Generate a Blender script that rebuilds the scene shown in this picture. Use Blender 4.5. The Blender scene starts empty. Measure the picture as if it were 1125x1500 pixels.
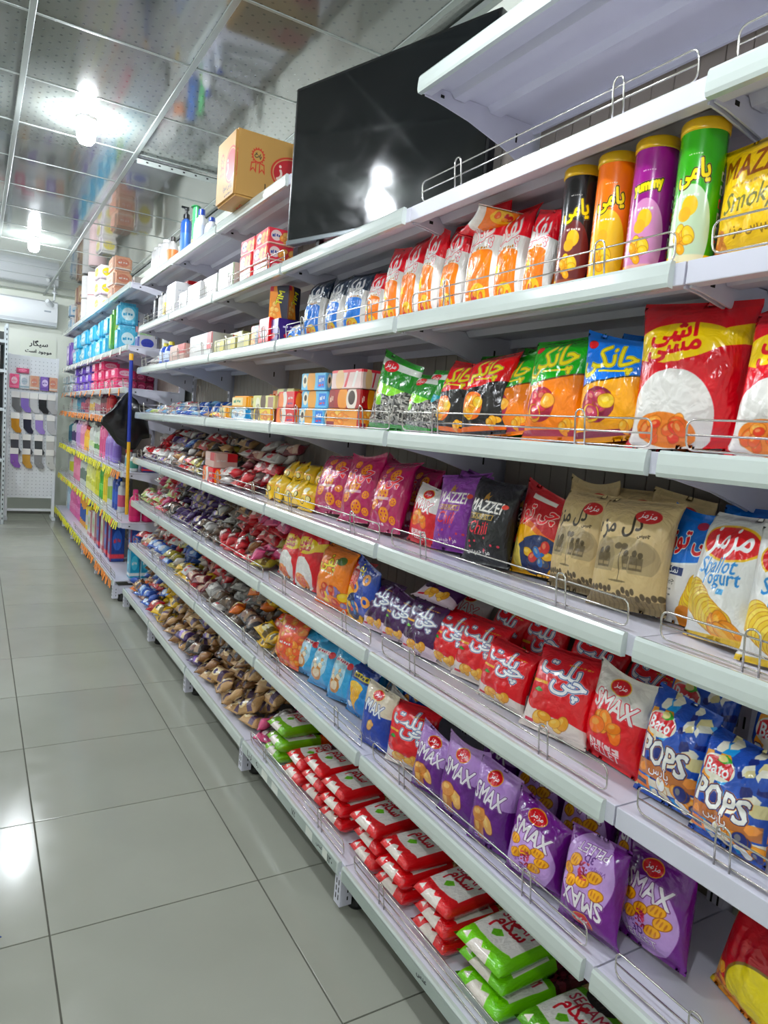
import bpy, bmesh, math, random
import numpy as np
from mathutils import Matrix, Vector

rnd = random.Random(7)
SC = bpy.context.scene
COL = SC.collection

# ---------------------------------------------------------------- camera
CAM_Z = 1.4445
RC = np.array([[0.85925426, -0.50422107, 0.08627411],
               [-0.01863692, 0.13768458, 0.99030077],
               [0.51120913, 0.85252804, -0.10890893]])
RC[0] /= np.linalg.norm(RC[0])
FOC = 1012.36
cam_d = bpy.data.cameras.new('camera')
cam = bpy.data.objects.new('camera', cam_d)
COL.objects.link(cam)
cam_d.sensor_fit = 'VERTICAL'
cam_d.sensor_height = 36.0
cam_d.lens = FOC / 1500 * 36.0
cam_d.clip_start = 0.02
cam.matrix_world = Matrix(((RC[0][0], RC[1][0], -RC[2][0], 0.0),
                           (RC[0][1], RC[1][1], -RC[2][1], 0.0),
                           (RC[0][2], RC[1][2], -RC[2][2], CAM_Z),
                           (0, 0, 0, 1)))
SC.camera = cam

# ---------------------------------------------------------------- world, exposure
SC.view_settings.view_transform = 'Standard'
SC.view_settings.look = 'None'
SC.view_settings.gamma = 1.0
SC.view_settings.exposure = 0.08
SC.view_settings.use_curve_mapping = False
world = bpy.data.worlds.new('world')
SC.world = world
world.use_nodes = True
world.node_tree.nodes['Background'].inputs[0].default_value = (0.93, 0.97, 1.0, 1)
world.node_tree.nodes['Background'].inputs[1].default_value = 0.7      # daylight entering by the open shop front
BULB_STRENGTH = 530.0
BULBS = [(0.462, 4.05), (0.42, 7.1), (0.47, 1.0), (0.47, -1.9), (-0.65, 0.0), (-0.66, 3.0), (-0.65, 6.0), (-0.65, 7.6), (-0.65, 9.6), (-1.7, 8.6)]  # two visible, one mirrored in the television; the others added for brightness

# ---------------------------------------------------------------- layout constants (metres)
FRONT = 1.008            # front edge of the shelves
BAY = 0.9
Y0 = -0.119              # start of nearest bay
CEIL = 2.92
WALL_X = 1.46
BACK_Y = 10.6
SHELF_Z = {'top': 2.40, 's7': 2.07, 's6': 1.777, 's5': 1.459, 's4': 1.134, 's3': 0.818, 's2': 0.501, 'base': 0.157}
SHELF_WORD = {'top': 'top shelf', 's7': 'seventh shelf', 's6': 'sixth shelf', 's5': 'fifth shelf', 's4': 'fourth shelf',
              's3': 'third shelf', 's2': 'second shelf', 'base': 'bottom shelf'}

def ray(u, v):
    return RC.T @ np.array([(u - 562.5) / FOC, -(v - 750) / FOC, 1.0])

def at(u, v, ax, val):
    """point of the place on the plane ax = val, read off the photograph"""
    d = ray(u, v); i = 'xyz'.index(ax)
    c = np.array([0, 0, CAM_Z])
    return c + (val - c[i]) / d[i] * d

# ---------------------------------------------------------------- helpers
def lin(c):
    if isinstance(c, str):
        c = c.lstrip('#'); c = [int(c[i:i + 2], 16) / 255 for i in (0, 2, 4)]
    return tuple(x / 12.92 if x <= 0.04045 else ((x + 0.055) / 1.055) ** 2.4 for x in c[:3]) + (1.0,)

def hexc(c):
    c = c.lstrip('#'); return np.array([int(c[i:i + 2], 16) / 255 for i in (0, 2, 4)])

MATS = {}
def mat(name, col, rough=0.5, metal=0.0, spec=0.5, coat=0.0, trans=0.0, noise=0.0, nscale=20.0, bump=0.0, bscale=60.0, alpha=1.0, emit=None):
    if name in MATS: return MATS[name]
    m = bpy.data.materials.new(name); m.use_nodes = True
    nt = m.node_tree; b = nt.nodes['Principled BSDF']
    c = lin(col)
    b.inputs['Base Color'].default_value = c
    b.inputs['Roughness'].default_value = rough
    b.inputs['Metallic'].default_value = metal
    b.inputs['Specular IOR Level'].default_value = spec
    b.inputs['Coat Weight'].default_value = coat
    b.inputs['Coat Roughness'].default_value = 0.08
    b.inputs['Transmission Weight'].default_value = trans
    b.inputs['Alpha'].default_value = alpha
    if emit:
        b.inputs['Emission Color'].default_value = lin(emit[0]); b.inputs['Emission Strength'].default_value = emit[1]
    if noise or bump:
        tc = nt.nodes.new('ShaderNodeTexCoord')
    if noise:
        n = nt.nodes.new('ShaderNodeTexNoise'); n.inputs['Scale'].default_value = nscale; n.inputs['Detail'].default_value = 4
        nt.links.new(tc.outputs['Object'], n.inputs['Vector'])
        r = nt.nodes.new('ShaderNodeValToRGB')
        r.color_ramp.elements[0].position = 0.3; r.color_ramp.elements[1].position = 0.7
        r.color_ramp.elements[0].color = tuple(x * (1 - noise) for x in c[:3]) + (1,)
        r.color_ramp.elements[1].color = tuple(min(1, x * (1 + noise)) for x in c[:3]) + (1,)
        nt.links.new(n.outputs['Fac'], r.inputs['Fac']); nt.links.new(r.outputs['Color'], b.inputs['Base Color'])
    if bump:
        n2 = nt.nodes.new('ShaderNodeTexNoise'); n2.inputs['Scale'].default_value = bscale; n2.inputs['Detail'].default_value = 3
        nt.links.new(tc.outputs['Object'], n2.inputs['Vector'])
        bp = nt.nodes.new('ShaderNodeBump'); bp.inputs['Strength'].default_value = bump; bp.inputs['Distance'].default_value = 0.01
        nt.links.new(n2.outputs['Fac'], bp.inputs['Height']); nt.links.new(bp.outputs['Normal'], b.inputs['Normal'])
    MATS[name] = m
    return m

class MB:
    """collects shapes for one mesh"""
    def __init__(s): s.v = []; s.f = []; s.m = []
    def add(s, verts, faces, mi=0):
        o = len(s.v); s.v += [tuple(p) for p in verts]
        s.f += [tuple(i + o for i in f) for f in faces]; s.m += [mi] * len(faces); return s
    def box(s, x0, x1, y0, y1, z0, z1, mi=0):
        return s.add([(x0, y0, z0), (x1, y0, z0), (x1, y1, z0), (x0, y1, z0), (x0, y0, z1), (x1, y0, z1), (x1, y1, z1), (x0, y1, z1)],
                     [(0, 3, 2, 1), (4, 5, 6, 7), (0, 1, 5, 4), (1, 2, 6, 5), (2, 3, 7, 6), (3, 0, 4, 7)], mi)
    def cbox(s, x0, x1, y0, y1, z0, z1, c, mi=0):
        """box with chamfered edges"""
        bm = bmesh.new(); bmesh.ops.create_cube(bm, size=1)
        for v in bm.verts:
            v.co = Vector((x0 + (v.co.x + .5) * (x1 - x0), y0 + (v.co.y + .5) * (y1 - y0), z0 + (v.co.z + .5) * (z1 - z0)))
        bmesh.ops.bevel(bm, geom=bm.edges[:], offset=c, segments=2, affect='EDGES', profile=0.6)
        bm.verts.index_update()
        s.add([v.co[:] for v in bm.verts], [[v.index for v in f.verts] for f in bm.faces], mi); bm.free(); return s
    def prism(s, pts, ax, a, b, mi=0):
        """polygon pts (2D) extruded along ax from a to b"""
        n = len(pts)
        def P(p, t): return {'x': (t, p[0], p[1]), 'y': (p[0], t, p[1]), 'z': (p[0], p[1], t)}[ax]
        return s.add([P(p, a) for p in pts] + [P(p, b) for p in pts],
                     [tuple(range(n)), tuple(range(2 * n - 1, n - 1, -1))] + [(i, i + n, (i + 1) % n + n, (i + 1) % n) for i in range(n)], mi)
    def tube(s, pts, r, n=6, closed=False, mi=0):
        pts = [Vector(p) for p in pts]; k = len(pts); V = []
        for i, p in enumerate(pts):
            a = pts[(i - 1) % k] if (closed or i > 0) else p
            b = pts[(i + 1) % k] if (closed or i < k - 1) else p
            t = (b - a).normalized()
            u = t.cross(Vector((1, 0.02, 0.01)))
            if u.length < 0.2: u = t.cross(Vector((0, 0, 1)))
            u.normalize(); w = t.cross(u)
            V += [p + r * (math.cos(2 * math.pi * j / n) * u + math.sin(2 * math.pi * j / n) * w) for j in range(n)]
        F = []
        for i in range(k if closed else k - 1):
            i2 = (i + 1) % k
            F += [(i * n + j, i * n + (j + 1) % n, i2 * n + (j + 1) % n, i2 * n + j) for j in range(n)]
        if not closed: F += [tuple(range(n))[::-1], tuple((k - 1) * n + j for j in range(n))]
        return s.add(V, F, mi)
    def lathe(s, prof, n=20, cx=0, cy=0, sx=1.0, sy=1.0, mi=0):
        V = []; F = []; k = len(prof)
        for (r, z) in prof:
            V += [(cx + sx * r * math.cos(2 * math.pi * j / n), cy + sy * r * math.sin(2 * math.pi * j / n), z) for j in range(n)]
        for i in range(k - 1):
            F += [(i * n + j, i * n + (j + 1) % n, (i + 1) * n + (j + 1) % n, (i + 1) * n + j) for j in range(n)]
        F += [tuple(range(n))[::-1], tuple((k - 1) * n + j for j in range(n))]
        return s.add(V, F, mi)
    def mesh(s, name, mats=(), smooth=False):
        me = bpy.data.meshes.new(name); me.from_pydata(s.v, [], s.f)
        for m in mats: me.materials.append(m)
        me.polygons.foreach_set('material_index', s.m)
        if smooth:
            me.shade_smooth() if smooth is True else me.set_sharp_from_angle(angle=smooth)
        me.update(); return me
    def build(s, name, m, parent=None, smooth=False, loc=None):
        me = s.mesh(name, m if isinstance(m, (list, tuple)) else (m,), smooth)
        return link(name, me, parent, loc)

def link(name, me, parent=None, loc=None, rot=None, scale=None, m=None):
    o = bpy.data.objects.new(name, me); COL.objects.link(o)
    if parent is not None: o.parent = parent
    if loc is not None: o.location = loc
    if rot is not None: o.rotation_euler = rot
    if scale is not None: o.scale = scale
    if m is not None:
        if not me.materials: me.materials.append(None)
        o.material_slots[0].link = 'OBJECT'; o.material_slots[0].material = m
    return o

def tag(o, label, cat, group=None):
    o['label'] = label; o['category'] = cat
    if group: o['group'] = group
    return o

def empty(name, loc, label, cat, group=None, rz=0.0):
    o = bpy.data.objects.new(name, None); COL.objects.link(o); o.empty_display_size = 0.05
    o.location = loc; o.rotation_euler = (0, 0, rz)
    return tag(o, label, cat, group)

def struct(o): o['kind'] = 'structure'; return o

ORD = ['nearest', 'second nearest', 'third nearest', 'fourth nearest', 'fifth nearest', 'sixth nearest', 'seventh nearest', 'eighth nearest', 'ninth nearest', 'tenth nearest']
SM = math.radians(35)

# ---------------------------------------------------------------- base materials
M_WHITE = mat('white_powder_coat', '#d5d4e1', 0.32, bump=0.02, bscale=300, noise=0.02, nscale=6)
M_RAIL = mat('clear_green_grey_rail', '#cad3ce', 0.16, spec=0.7, coat=0.5, noise=0.05, nscale=5)
M_RAILFAR = M_RAIL
M_WIRE = mat('chrome_wire', '#d6d2cc', 0.22, metal=1.0)
M_BLACKP = mat('black_plastic', '#161616', 0.45)
M_SLOT = mat('dark_slot', '#121010', 0.8)
M_BACK = mat('back_panel_grey', '#94897f', 0.5, noise=0.06, nscale=8)
M_WALL = mat('painted_wall', '#dfe3d8', 0.6, noise=0.03, nscale=3, bump=0.05, bscale=80)
M_TGRID = mat('ceiling_grid_metal', '#9aa19d', 0.35, metal=0.4)

# tile floor
def tile_mat():
    m = mat('polished_floor_tile', '#a1a296', 0.12, spec=0.5, noise=0.05, nscale=2.2)
    nt = m.node_tree; b = nt.nodes['Principled BSDF']
    oi = nt.nodes.new('ShaderNodeObjectInfo'); hs = nt.nodes.new('ShaderNodeHueSaturation')
    mr = nt.nodes.new('ShaderNodeMapRange'); mr.inputs['To Min'].default_value = 0.95; mr.inputs['To Max'].default_value = 1.05
    nt.links.new(oi.outputs['Random'], mr.inputs['Value']); nt.links.new(mr.outputs['Result'], hs.inputs['Value'])
    old = b.inputs['Base Color'].links[0].from_socket
    nt.links.new(old, hs.inputs['Color']); nt.links.new(hs.outputs['Color'], b.inputs['Base Color'])
    n = nt.nodes.new('ShaderNodeTexNoise'); n.inputs['Scale'].default_value = 9; n.inputs['Detail'].default_value = 6
    tc = nt.nodes.new('ShaderNodeTexCoord'); nt.links.new(tc.outputs['Object'], n.inputs['Vector'])
    r2 = nt.nodes.new('ShaderNodeMapRange'); r2.inputs['To Min'].default_value = 0.06; r2.inputs['To Max'].default_value = 0.26
    nt.links.new(n.outputs['Fac'], r2.inputs['Value']); nt.links.new(r2.outputs['Result'], b.inputs['Roughness'])
    return m
M_TILE = tile_mat()
M_GROUT = mat('dark_grout', '#5d5c52', 0.9, noise=0.15, nscale=30)

def ceiling_mat():
    """grey laminated panel with a regular pattern of small dots"""
    m = mat('glossy_ceiling_panel', '#8f938e', 0.10, spec=0.7, coat=0.5)
    m.node_tree.nodes['Principled BSDF'].inputs['IOR'].default_value = 1.6; m.node_tree.nodes['Principled BSDF'].inputs['Coat Roughness'].default_value = 0.05
    nt = m.node_tree; b = nt.nodes['Principled BSDF']; L = nt.links.new
    tc = nt.nodes.new('ShaderNodeTexCoord')
    mp = nt.nodes.new('ShaderNodeMapping'); mp.inputs['Rotation'].default_value = (0, 0, math.radians(45)); mp.inputs['Scale'].default_value = (22, 22, 22)
    L(tc.outputs['Object'], mp.inputs['Vector'])
    vo = nt.nodes.new('ShaderNodeTexVoronoi'); vo.inputs['Randomness'].default_value = 0.0; vo.inputs['Scale'].default_value = 1.0
    vo.voronoi_dimensions = '2D'
    L(mp.outputs['Vector'], vo.inputs['Vector'])
    rp = nt.nodes.new('ShaderNodeValToRGB'); rp.color_ramp.elements[0].position = 0.10; rp.color_ramp.elements[1].position = 0.14
    rp.color_ramp.elements[0].color = lin('#4f5555'); rp.color_ramp.elements[1].color = lin('#6c716c')
    L(vo.outputs['Distance'], rp.inputs['Fac'])
    L(rp.outputs['Color'], b.inputs['Base Color'])
    n = nt.nodes.new('ShaderNodeTexNoise'); n.inputs['Scale'].default_value = 2.5
    L(tc.outputs['Object'], n.inputs['Vector'])
    bp = nt.nodes.new('ShaderNodeBump'); bp.inputs['Strength'].default_value = 0.05; bp.inputs['Distance'].default_value = 0.05
    L(n.outputs['Fac'], bp.inputs['Height']); L(bp.outputs['Normal'], b.inputs['Normal'])
    return m
M_CEIL = ceiling_mat()

# ---------------------------------------------------------------- room shell
X_LEFT = -2.3
Y_FRONT = -3.2
floor = struct(MB().box(X_LEFT, WALL_X, Y_FRONT, BACK_Y, -0.08, -0.003).build('floor', M_GROUT))
tile_me = MB().cbox(-.2978, .2978, -.2978, .2978, -0.012, 0.0, 0.0015).mesh('tile', (M_TILE,))
for i in range(-5, 3):
    for j in range(-9, 18):
        cx = 0.204 + 0.604 * i + 0.302; cy = 2.53 + 0.6 * j + 0.3
        if X_LEFT < cx < WALL_X - .1 and Y_FRONT < cy < BACK_Y - .05 and cy > -1.5:
            link('tile', tile_me, floor, (cx, cy, 0.0), scale=(0.604 / 0.6, 1, 1))
ceiling = struct(MB().box(X_LEFT, WALL_X, Y_FRONT, BACK_Y, CEIL + 0.012, CEIL + 0.08).build('ceiling', M_WALL))
pan_me = MB().cbox(-.297, .297, -.2945, .2945, 0.0, 0.012, 0.002).mesh('ceiling_panel', (M_CEIL,))
CGX, CGY = 0.158, 3.16
for i in range(-4, 3):
    for j in range(-6, 13):
        cx = CGX + 0.606 * i + 0.303; cy = CGY + 0.6 * j + 0.3
        if cx - .3 < X_LEFT: continue
        w = 1.0
        if cx + .3 > WALL_X:
            w = (WALL_X - (cx - .303)) / .606; cx = (cx - .303 + WALL_X) / 2
            if w < 0.1: continue
        if Y_FRONT < cy < BACK_Y - .3:
            link('ceiling_panel', pan_me, ceiling, (cx, cy, CEIL), scale=(w, 1, 1))
n = 0
for i in range(-4, 4):
    x = CGX + 0.606 * i
    if X_LEFT < x < WALL_X - .05:
        n += 1; struct(MB().cbox(x - .013, x + .013, Y_FRONT, BACK_Y, CEIL - .006, CEIL + .004, .003).build('trim_%d' % n, M_TGRID))
for j in range(-6, 13):
    y = CGY + 0.6 * j
    n += 1; struct(MB().cbox(X_LEFT, WALL_X, y - .007, y + .007, CEIL - .003, CEIL + .004, .002).build('trim_%d' % n, M_TGRID))
struct(MB().box(WALL_X, WALL_X + .12, Y_FRONT, BACK_Y, 0, CEIL + .08).build('wall_right', M_WALL))
struct(MB().box(X_LEFT, WALL_X + .12, BACK_Y, BACK_Y + .12, 0, CEIL + .08).build('wall_back', M_WALL))
struct(MB().box(X_LEFT - .12, X_LEFT, Y_FRONT, BACK_Y, 0, CEIL + .08).build('wall_left', M_WALL))
# slotted metal angle under the ceiling beside the wall
tr = MB().box(.77, 1.45, 4.36, 4.395, CEIL - .022, CEIL - .018).box(.77, 1.45, 4.36, 4.364, CEIL - .05, CEIL - .018)
for k in range(9):
    xx = .82 + .07 * k
    tr.box(xx, xx + .012, 4.3585, 4.3605, CEIL - .038, CEIL - .03, 1)
n += 1; struct(tr.build('trim_%d' % n, (M_TGRID, M_SLOT)))
n += 1; struct(MB().box(WALL_X - .025, WALL_X - .001, Y_FRONT, BACK_Y, CEIL - .03, CEIL - .007).build('trim_%d' % n, M_TGRID))

# ---------------------------------------------------------------- ceiling bulbs
M_BULB = mat('lit_bulb', '#ffffff', 0.4, emit=('#f2f8ff', BULB_STRENGTH))
M_SOCK = mat('white_socket', '#e8e8e4', 0.4)
bulb_me = MB().lathe([(.012, -.128), (.03, -.122), (.042, -.105), (.046, -.08), (.044, -.058), (.036, -.045)], 20).mesh('bulb_globe', (M_BULB,), True)
sock_me = MB().lathe([(.034, -.046), (.037, -.03), (.034, -.02), (.05, -.012), (.05, 0.0)], 20).mesh('socket', (M_SOCK,), SM)
for k, (x, y) in enumerate(BULBS):
    lab = ['round white ceiling bulb nearest the cardboard box', 'round white ceiling bulb farther down the aisle, near the air conditioner'][k] if k < 2 else ['lit ceiling bulb overhead in front of the tube cans, above the picture', 'lit ceiling bulb behind the camera over the aisle', 'lit ceiling bulb behind the camera on the left', 'lit ceiling bulb left of the picture beside the near tiles', 'lit ceiling bulb left of the picture halfway down', 'lit ceiling bulb left of the picture before the back wall', 'lit ceiling bulb left of the picture nearest the back wall', 'lit ceiling bulb far left of the picture near the left wall'][k - 2]
    e = empty('ceiling_bulb', (x, y, CEIL - .001), lab, 'light bulb', 'ceiling bulbs')
    link('bulb_globe', bulb_me, e); link('socket', sock_me, e)

# ---------------------------------------------------------------- shelving: shared meshes (local x = depth from the front edge, y along the bay)
def shelf_mesh(depth, L=BAY):
    b = MB()
    b.box(.002, depth, .002, L - .002, -.010, -.002)                 # plate
    b.cbox(.002, .012, .002, L - .002, -.040, -.001, .002)           # front skirt
    b.box(.010, .030, .006, L - .006, -.040, -.036)                  # returned lip under the skirt
    b.box(depth - .008, depth, .004, L - .004, -.036, -.003)
    for rx in (.30, .62):
        x = depth * rx
        b.prism([(x - .030, -.010), (x + .030, -.010), (x + .018, -.026), (x - .018, -.026)], 'y', .010, L - .010)
    return b
shelf_me = shelf_mesh(.40).mesh('shelf', (M_WHITE,))
base_me = shelf_mesh(.43).mesh('shelf', (M_WHITE,))
def bracket_mb(y0):
    p = [(.012, -.044), (.012, -.012), (.398, -.012), (.398, -.135), (.372, -.135), (.30, -.105), (.16, -.066), (.05, -.047)]
    b = MB().prism(p, 'y', y0, y0 + .004)
    b.box(.06, .072, y0 - .0006, y0 + .0046, -.034, -.026, 1); b.box(.33, .336, y0 - .0006, y0 + .0046, -.075, -.05, 1)
    return b
brk_a = bracket_mb(.004).mesh('bracket', (M_WHITE, M_SLOT)); brk_b = bracket_mb(BAY - .008).mesh('bracket', (M_WHITE, M_SLOT))
def rail_mb(y0=.022, y1=BAY - .003):
    p = [(.002, .001), (-.007, .002), (-.0105, -.004), (-.0125, -.022), (-.0125, -.036), (-.010, -.043), (.002, -.044)]
    b = MB().prism(p, 'y', y0, y1)
    return b
rail_me = rail_mb().mesh('price_rail', (M_RAIL,))
def guard_mesh():
    b = MB(); y0, y1 = .035, BAY - .035; r = .0019; c = .014; h = .056
    def P(y, z): return (.016 - z * .12, y, z)
    fr = []
    for (cy, cz, a0) in ((y1 - c, h - c, 0), (y0 + c, h - c, 90), (y0 + c, .006 + c, 180), (y1 - c, .006 + c, 270)):
        for t in range(4):
            a = math.radians(a0 + 30 * t); fr.append(P(cy + c * math.cos(a), cz + c * math.sin(a)))
    b.tube(fr, r, 6, closed=True)
    b.tube([P(y0, .031), P(y1, .031)], r, 6)
    for yc in (.20, .70):
        lp = [P(yc - .013, -.001), P(yc - .0125, .055)]
        for t in range(1, 6):
            a = math.radians(180 - 30 * t); lp.append(P(yc + .0125 * math.cos(a), .058 + .0125 * math.sin(a)))
        lp += [P(yc + .0125, .055), P(yc + .013, -.001)]
        b.tube([(x - .004, y, z) for x, y, z in lp], r, 6)
    return b.mesh('wire_guard', (M_WIRE,), True)
guard_me = guard_mesh()
def upright_mesh(h):
    b = MB()
    b.box(.392, .432, -.019, .019, .02, h)
    z = .10
    while z < h - .05:
        for s in (-.009, .006): b.box(.3908, .3925, s, s + .004, z, z + .026, 1)
        z += .05
    return b.mesh('upright', (M_WHITE, M_SLOT))
up_me = upright_mesh(2.44)
def leg_mesh():
    b = MB().cbox(-.036, .006, -.020, .020, .022, .125, .002).box(.006, .42, -.016, .016, .055, .118)
    for z in (.040, .064, .088):
        b.box(-.0366, -.0355, -.010, -.006, z, z + .016, 1); b.box(-.0366, -.0355, .005, .009, z, z + .016, 1)
        b.box(-.012, -.008, -.0206, .0206, z, z + .012, 1)
    return b.mesh('leg', (M_WHITE, M_SLOT))
leg_me = leg_mesh()
foot_me = MB().lathe([(.026, 0), (.030, .006), (.030, .014), (.022, .030), (.020, .06)], 16, cx=.036).mesh('foot_cup', (M_BLACKP,), SM)
slat_me = MB().cbox(0, .006, -.032, .032, -1.14, 1.14, .0025).mesh('slat', (M_BACK,))
NO_RAIL = {('s7', 1), ('s6', 0), ('s3', 0)}
UNIT_LAB = ['nearest white shelving unit, at the right edge of the picture', 'white shelving unit holding the four tube cans and beige bags',
            'white shelving unit with the television standing on it', 'white shelving unit with the cardboard box on its top shelf',
            'white shelving unit with white and red boxes up high', 'white shelving unit beside the blue and yellow pole']
def shelving_unit(k, y, label, levels, front, tags=None, last=False, name='shelving_unit'):
    e = empty(name, (front, y, 0), label, 'shelving', 'shelving units along the aisle')
    for key, z in levels.items():
        isb = key == 'base'
        s = link('shelf', base_me if isb else shelf_me, e, (-.03 if isb else 0, 0, z))
        if key != 'base':
            link('bracket', brk_a, s); link('bracket', brk_b, s)
        if (key, k) not in NO_RAIL or name != 'shelving_unit':
            rm = rail_me
            r = link('price_rail', rm, s)
            if (isb and name == 'shelving_unit' and k in (1, 2)): r.name = 'price_rail'; BASE_RAILS[k] = r
        if key != 'top' and not (name != 'shelving_unit' and key in ('f1', 'f2')) and not (isb and k > 2) and not (key == 's7' and k == 2 and name == 'shelving_unit'):
            link('wire_guard', guard_me, s)
        if tags: tags(s, key)
    u = link('upright', up_me, e, (0, .0205, 0))
    if last: link('upright', up_me, e, (0, BAY - .0205, 0))
    for yy in ([.0215, BAY - .0215] if last else [.0215]):
        l = link('leg', leg_me, e, (0, yy, 0)); link('foot_cup', foot_me, l)
    bp = MB().box(.418, .424, .02, BAY - .02, .10, 2.42).build('back_panel', M_BACK, e)
    for q in range(13):
        link('slat', slat_me, bp, (.411, .054 + .066 * q, 1.27))
    return e
BASE_RAILS = {}
UNITS = []
for k in range(6):
    lv = dict(SHELF_Z)
    if k == 2: lv.pop('top')
    UNITS.append(shelving_unit(k, Y0 + BAY * k, UNIT_LAB[k], lv, FRONT, last=(k == 5)))

# far section with household goods
FAR_Z = {'f1': 2.41, 'f2': 1.955, 'f3': 1.64, 'f4': 1.415, 'f5': 1.005, 'f6': 0.615, 'base': 0.165}
FAR_X, FAR_Y = 0.97, 5.50
M_TAGY = mat('yellow_tag', '#e8e02a', 0.5); M_TAGO = mat('orange_tag', '#f08a2c', 0.5); M_TAGW = mat('white_tag', '#f2e9dc', 0.5)
tag_me = MB().cbox(-.003, .001, -.016, .016, -.062, -.004, .0008).mesh('price_tag')
def far_tags(s, key):
    k = far_tags.k
    n = {'f1': 0, 'f2': 2, 'f3': 2, 'f4': 8, 'f5': 12, 'f6': 12, 'base': 14}[key]
    if key == 'f4' and k == 0: n = 3
    for t in range(n):
        c = {'f2': M_TAGW, 'f3': M_TAGO, 'f4': M_TAGO, 'f5': M_TAGY, 'f6': M_TAGY, 'base': M_TAGY}[key]
        if (key == 'f5' and k == 0 and t < 5) or (key == 'base' and k < 2) or (key == 'f6' and t % 7 == 3): c = M_TAGO
        y = .04 + (BAY - .08) * (t + .5) / n + rnd.uniform(-.01, .01)
        link('price_tag', tag_me, s, (-.014, y, rnd.uniform(-.008, .002)), rot=(rnd.uniform(-.15, .15), rnd.uniform(.02, .35), 0), m=c)
FAR_LAB = ['far shelving unit just past the pole, nearest of the household goods units', 'second household goods shelving unit past the pole', 'third household goods shelving unit past the pole',
           'fourth household goods shelving unit past the pole', 'last household goods shelving unit, beside the sock stand']
for k in range(5):
    far_tags.k = k
    shelving_unit(k, FAR_Y + BAY * k, FAR_LAB[k], FAR_Z, FAR_X, tags=far_tags, last=(k == 4), name='household_shelving')

# ================================================================ printed packaging: small drawing kit
ARAB = {'ا': 'FE8D FE8E', 'آ': 'FE81 FE82', 'ب': 'FE8F FE90 FE91 FE92', 'پ': 'FB56 FB57 FB58 FB59', 'ت': 'FE95 FE96 FE97 FE98', 'ج': 'FE9D FE9E FE9F FEA0',
        'چ': 'FB7A FB7B FB7C FB7D', 'خ': 'FEA5 FEA6 FEA7 FEA8', 'د': 'FEA9 FEAA', 'ر': 'FEAD FEAE', 'ز': 'FEAF FEB0', 'س': 'FEB1 FEB2 FEB3 FEB4', 'ش': 'FEB5 FEB6 FEB7 FEB8',
        'ع': 'FEC9 FECA FECB FECC', 'غ': 'FECD FECE FECF FED0', 'ف': 'FED1 FED2 FED3 FED4', 'ک': 'FB8E FB8F FB90 FB91', 'گ': 'FB92 FB93 FB94 FB95', 'ل': 'FEDD FEDE FEDF FEE0', 'م': 'FEE1 FEE2 FEE3 FEE4',
        'ن': 'FEE5 FEE6 FEE7 FEE8', 'ه': 'FEE9 FEEA FEEB FEEC', 'و': 'FEED FEEE', 'ی': 'FBFC FBFD FBFE FBFF', 'ه': 'FEE9 FEEA FEEB FEEC'}
ARAB = {k: [chr(int(c, 16)) for c in v.split()] for k, v in ARAB.items()}
def shape_fa(s):
    """joined letter forms, in visual (left to right) order"""
    out = []
    for i, ch in enumerate(s):
        if ch not in ARAB: out.append(ch); continue
        f = ARAB[ch]
        prev = i > 0 and s[i - 1] in ARAB and len(ARAB[s[i - 1]]) == 4
        nxt = i < len(s) - 1 and s[i + 1] in ARAB and len(f) == 4
        out.append(f[3] if prev and nxt else f[1] if prev else f[2] if nxt else f[0])
    return ''.join(out[::-1])
GLYPH = {}
def glyphs(s):
    if s in GLYPH: return GLYPH[s]
    t = shape_fa(s) if any(c in ARAB for c in s) else s
    c = bpy.data.curves.new('lettering', 'FONT'); c.body = t; c.resolution_u = 2
    o = bpy.data.objects.new('lettering', c); COL.objects.link(o)
    me = bpy.data.meshes.new_from_object(o.evaluated_get(bpy.context.evaluated_depsgraph_get()))
    me.calc_loop_triangles()
    v = np.array([p.co[:2] for p in me.vertices]); tr = np.array([l.vertices[:] for l in me.loop_triangles])
    bpy.data.objects.remove(o); bpy.data.curves.remove(c); bpy.data.meshes.remove(me)
    lo, hi = v.min(0), v.max(0); v = v - (lo + hi) / 2
    GLYPH[s] = (v, tr, hi - lo); return GLYPH[s]

def dilate(m, r):
    for k in range(int(r)):
        n = m.copy(); n[1:] |= m[:-1]; n[:-1] |= m[1:]
        if k % 2 == 0:
            n[:, 1:] |= m[:, :-1]; n[:, :-1] |= m[:, 1:]
        else:
            n[:, 1:] |= n[:, :-1].copy(); n[:, :-1] |= n[:, 1:].copy()
        m = n
    return m

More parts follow.
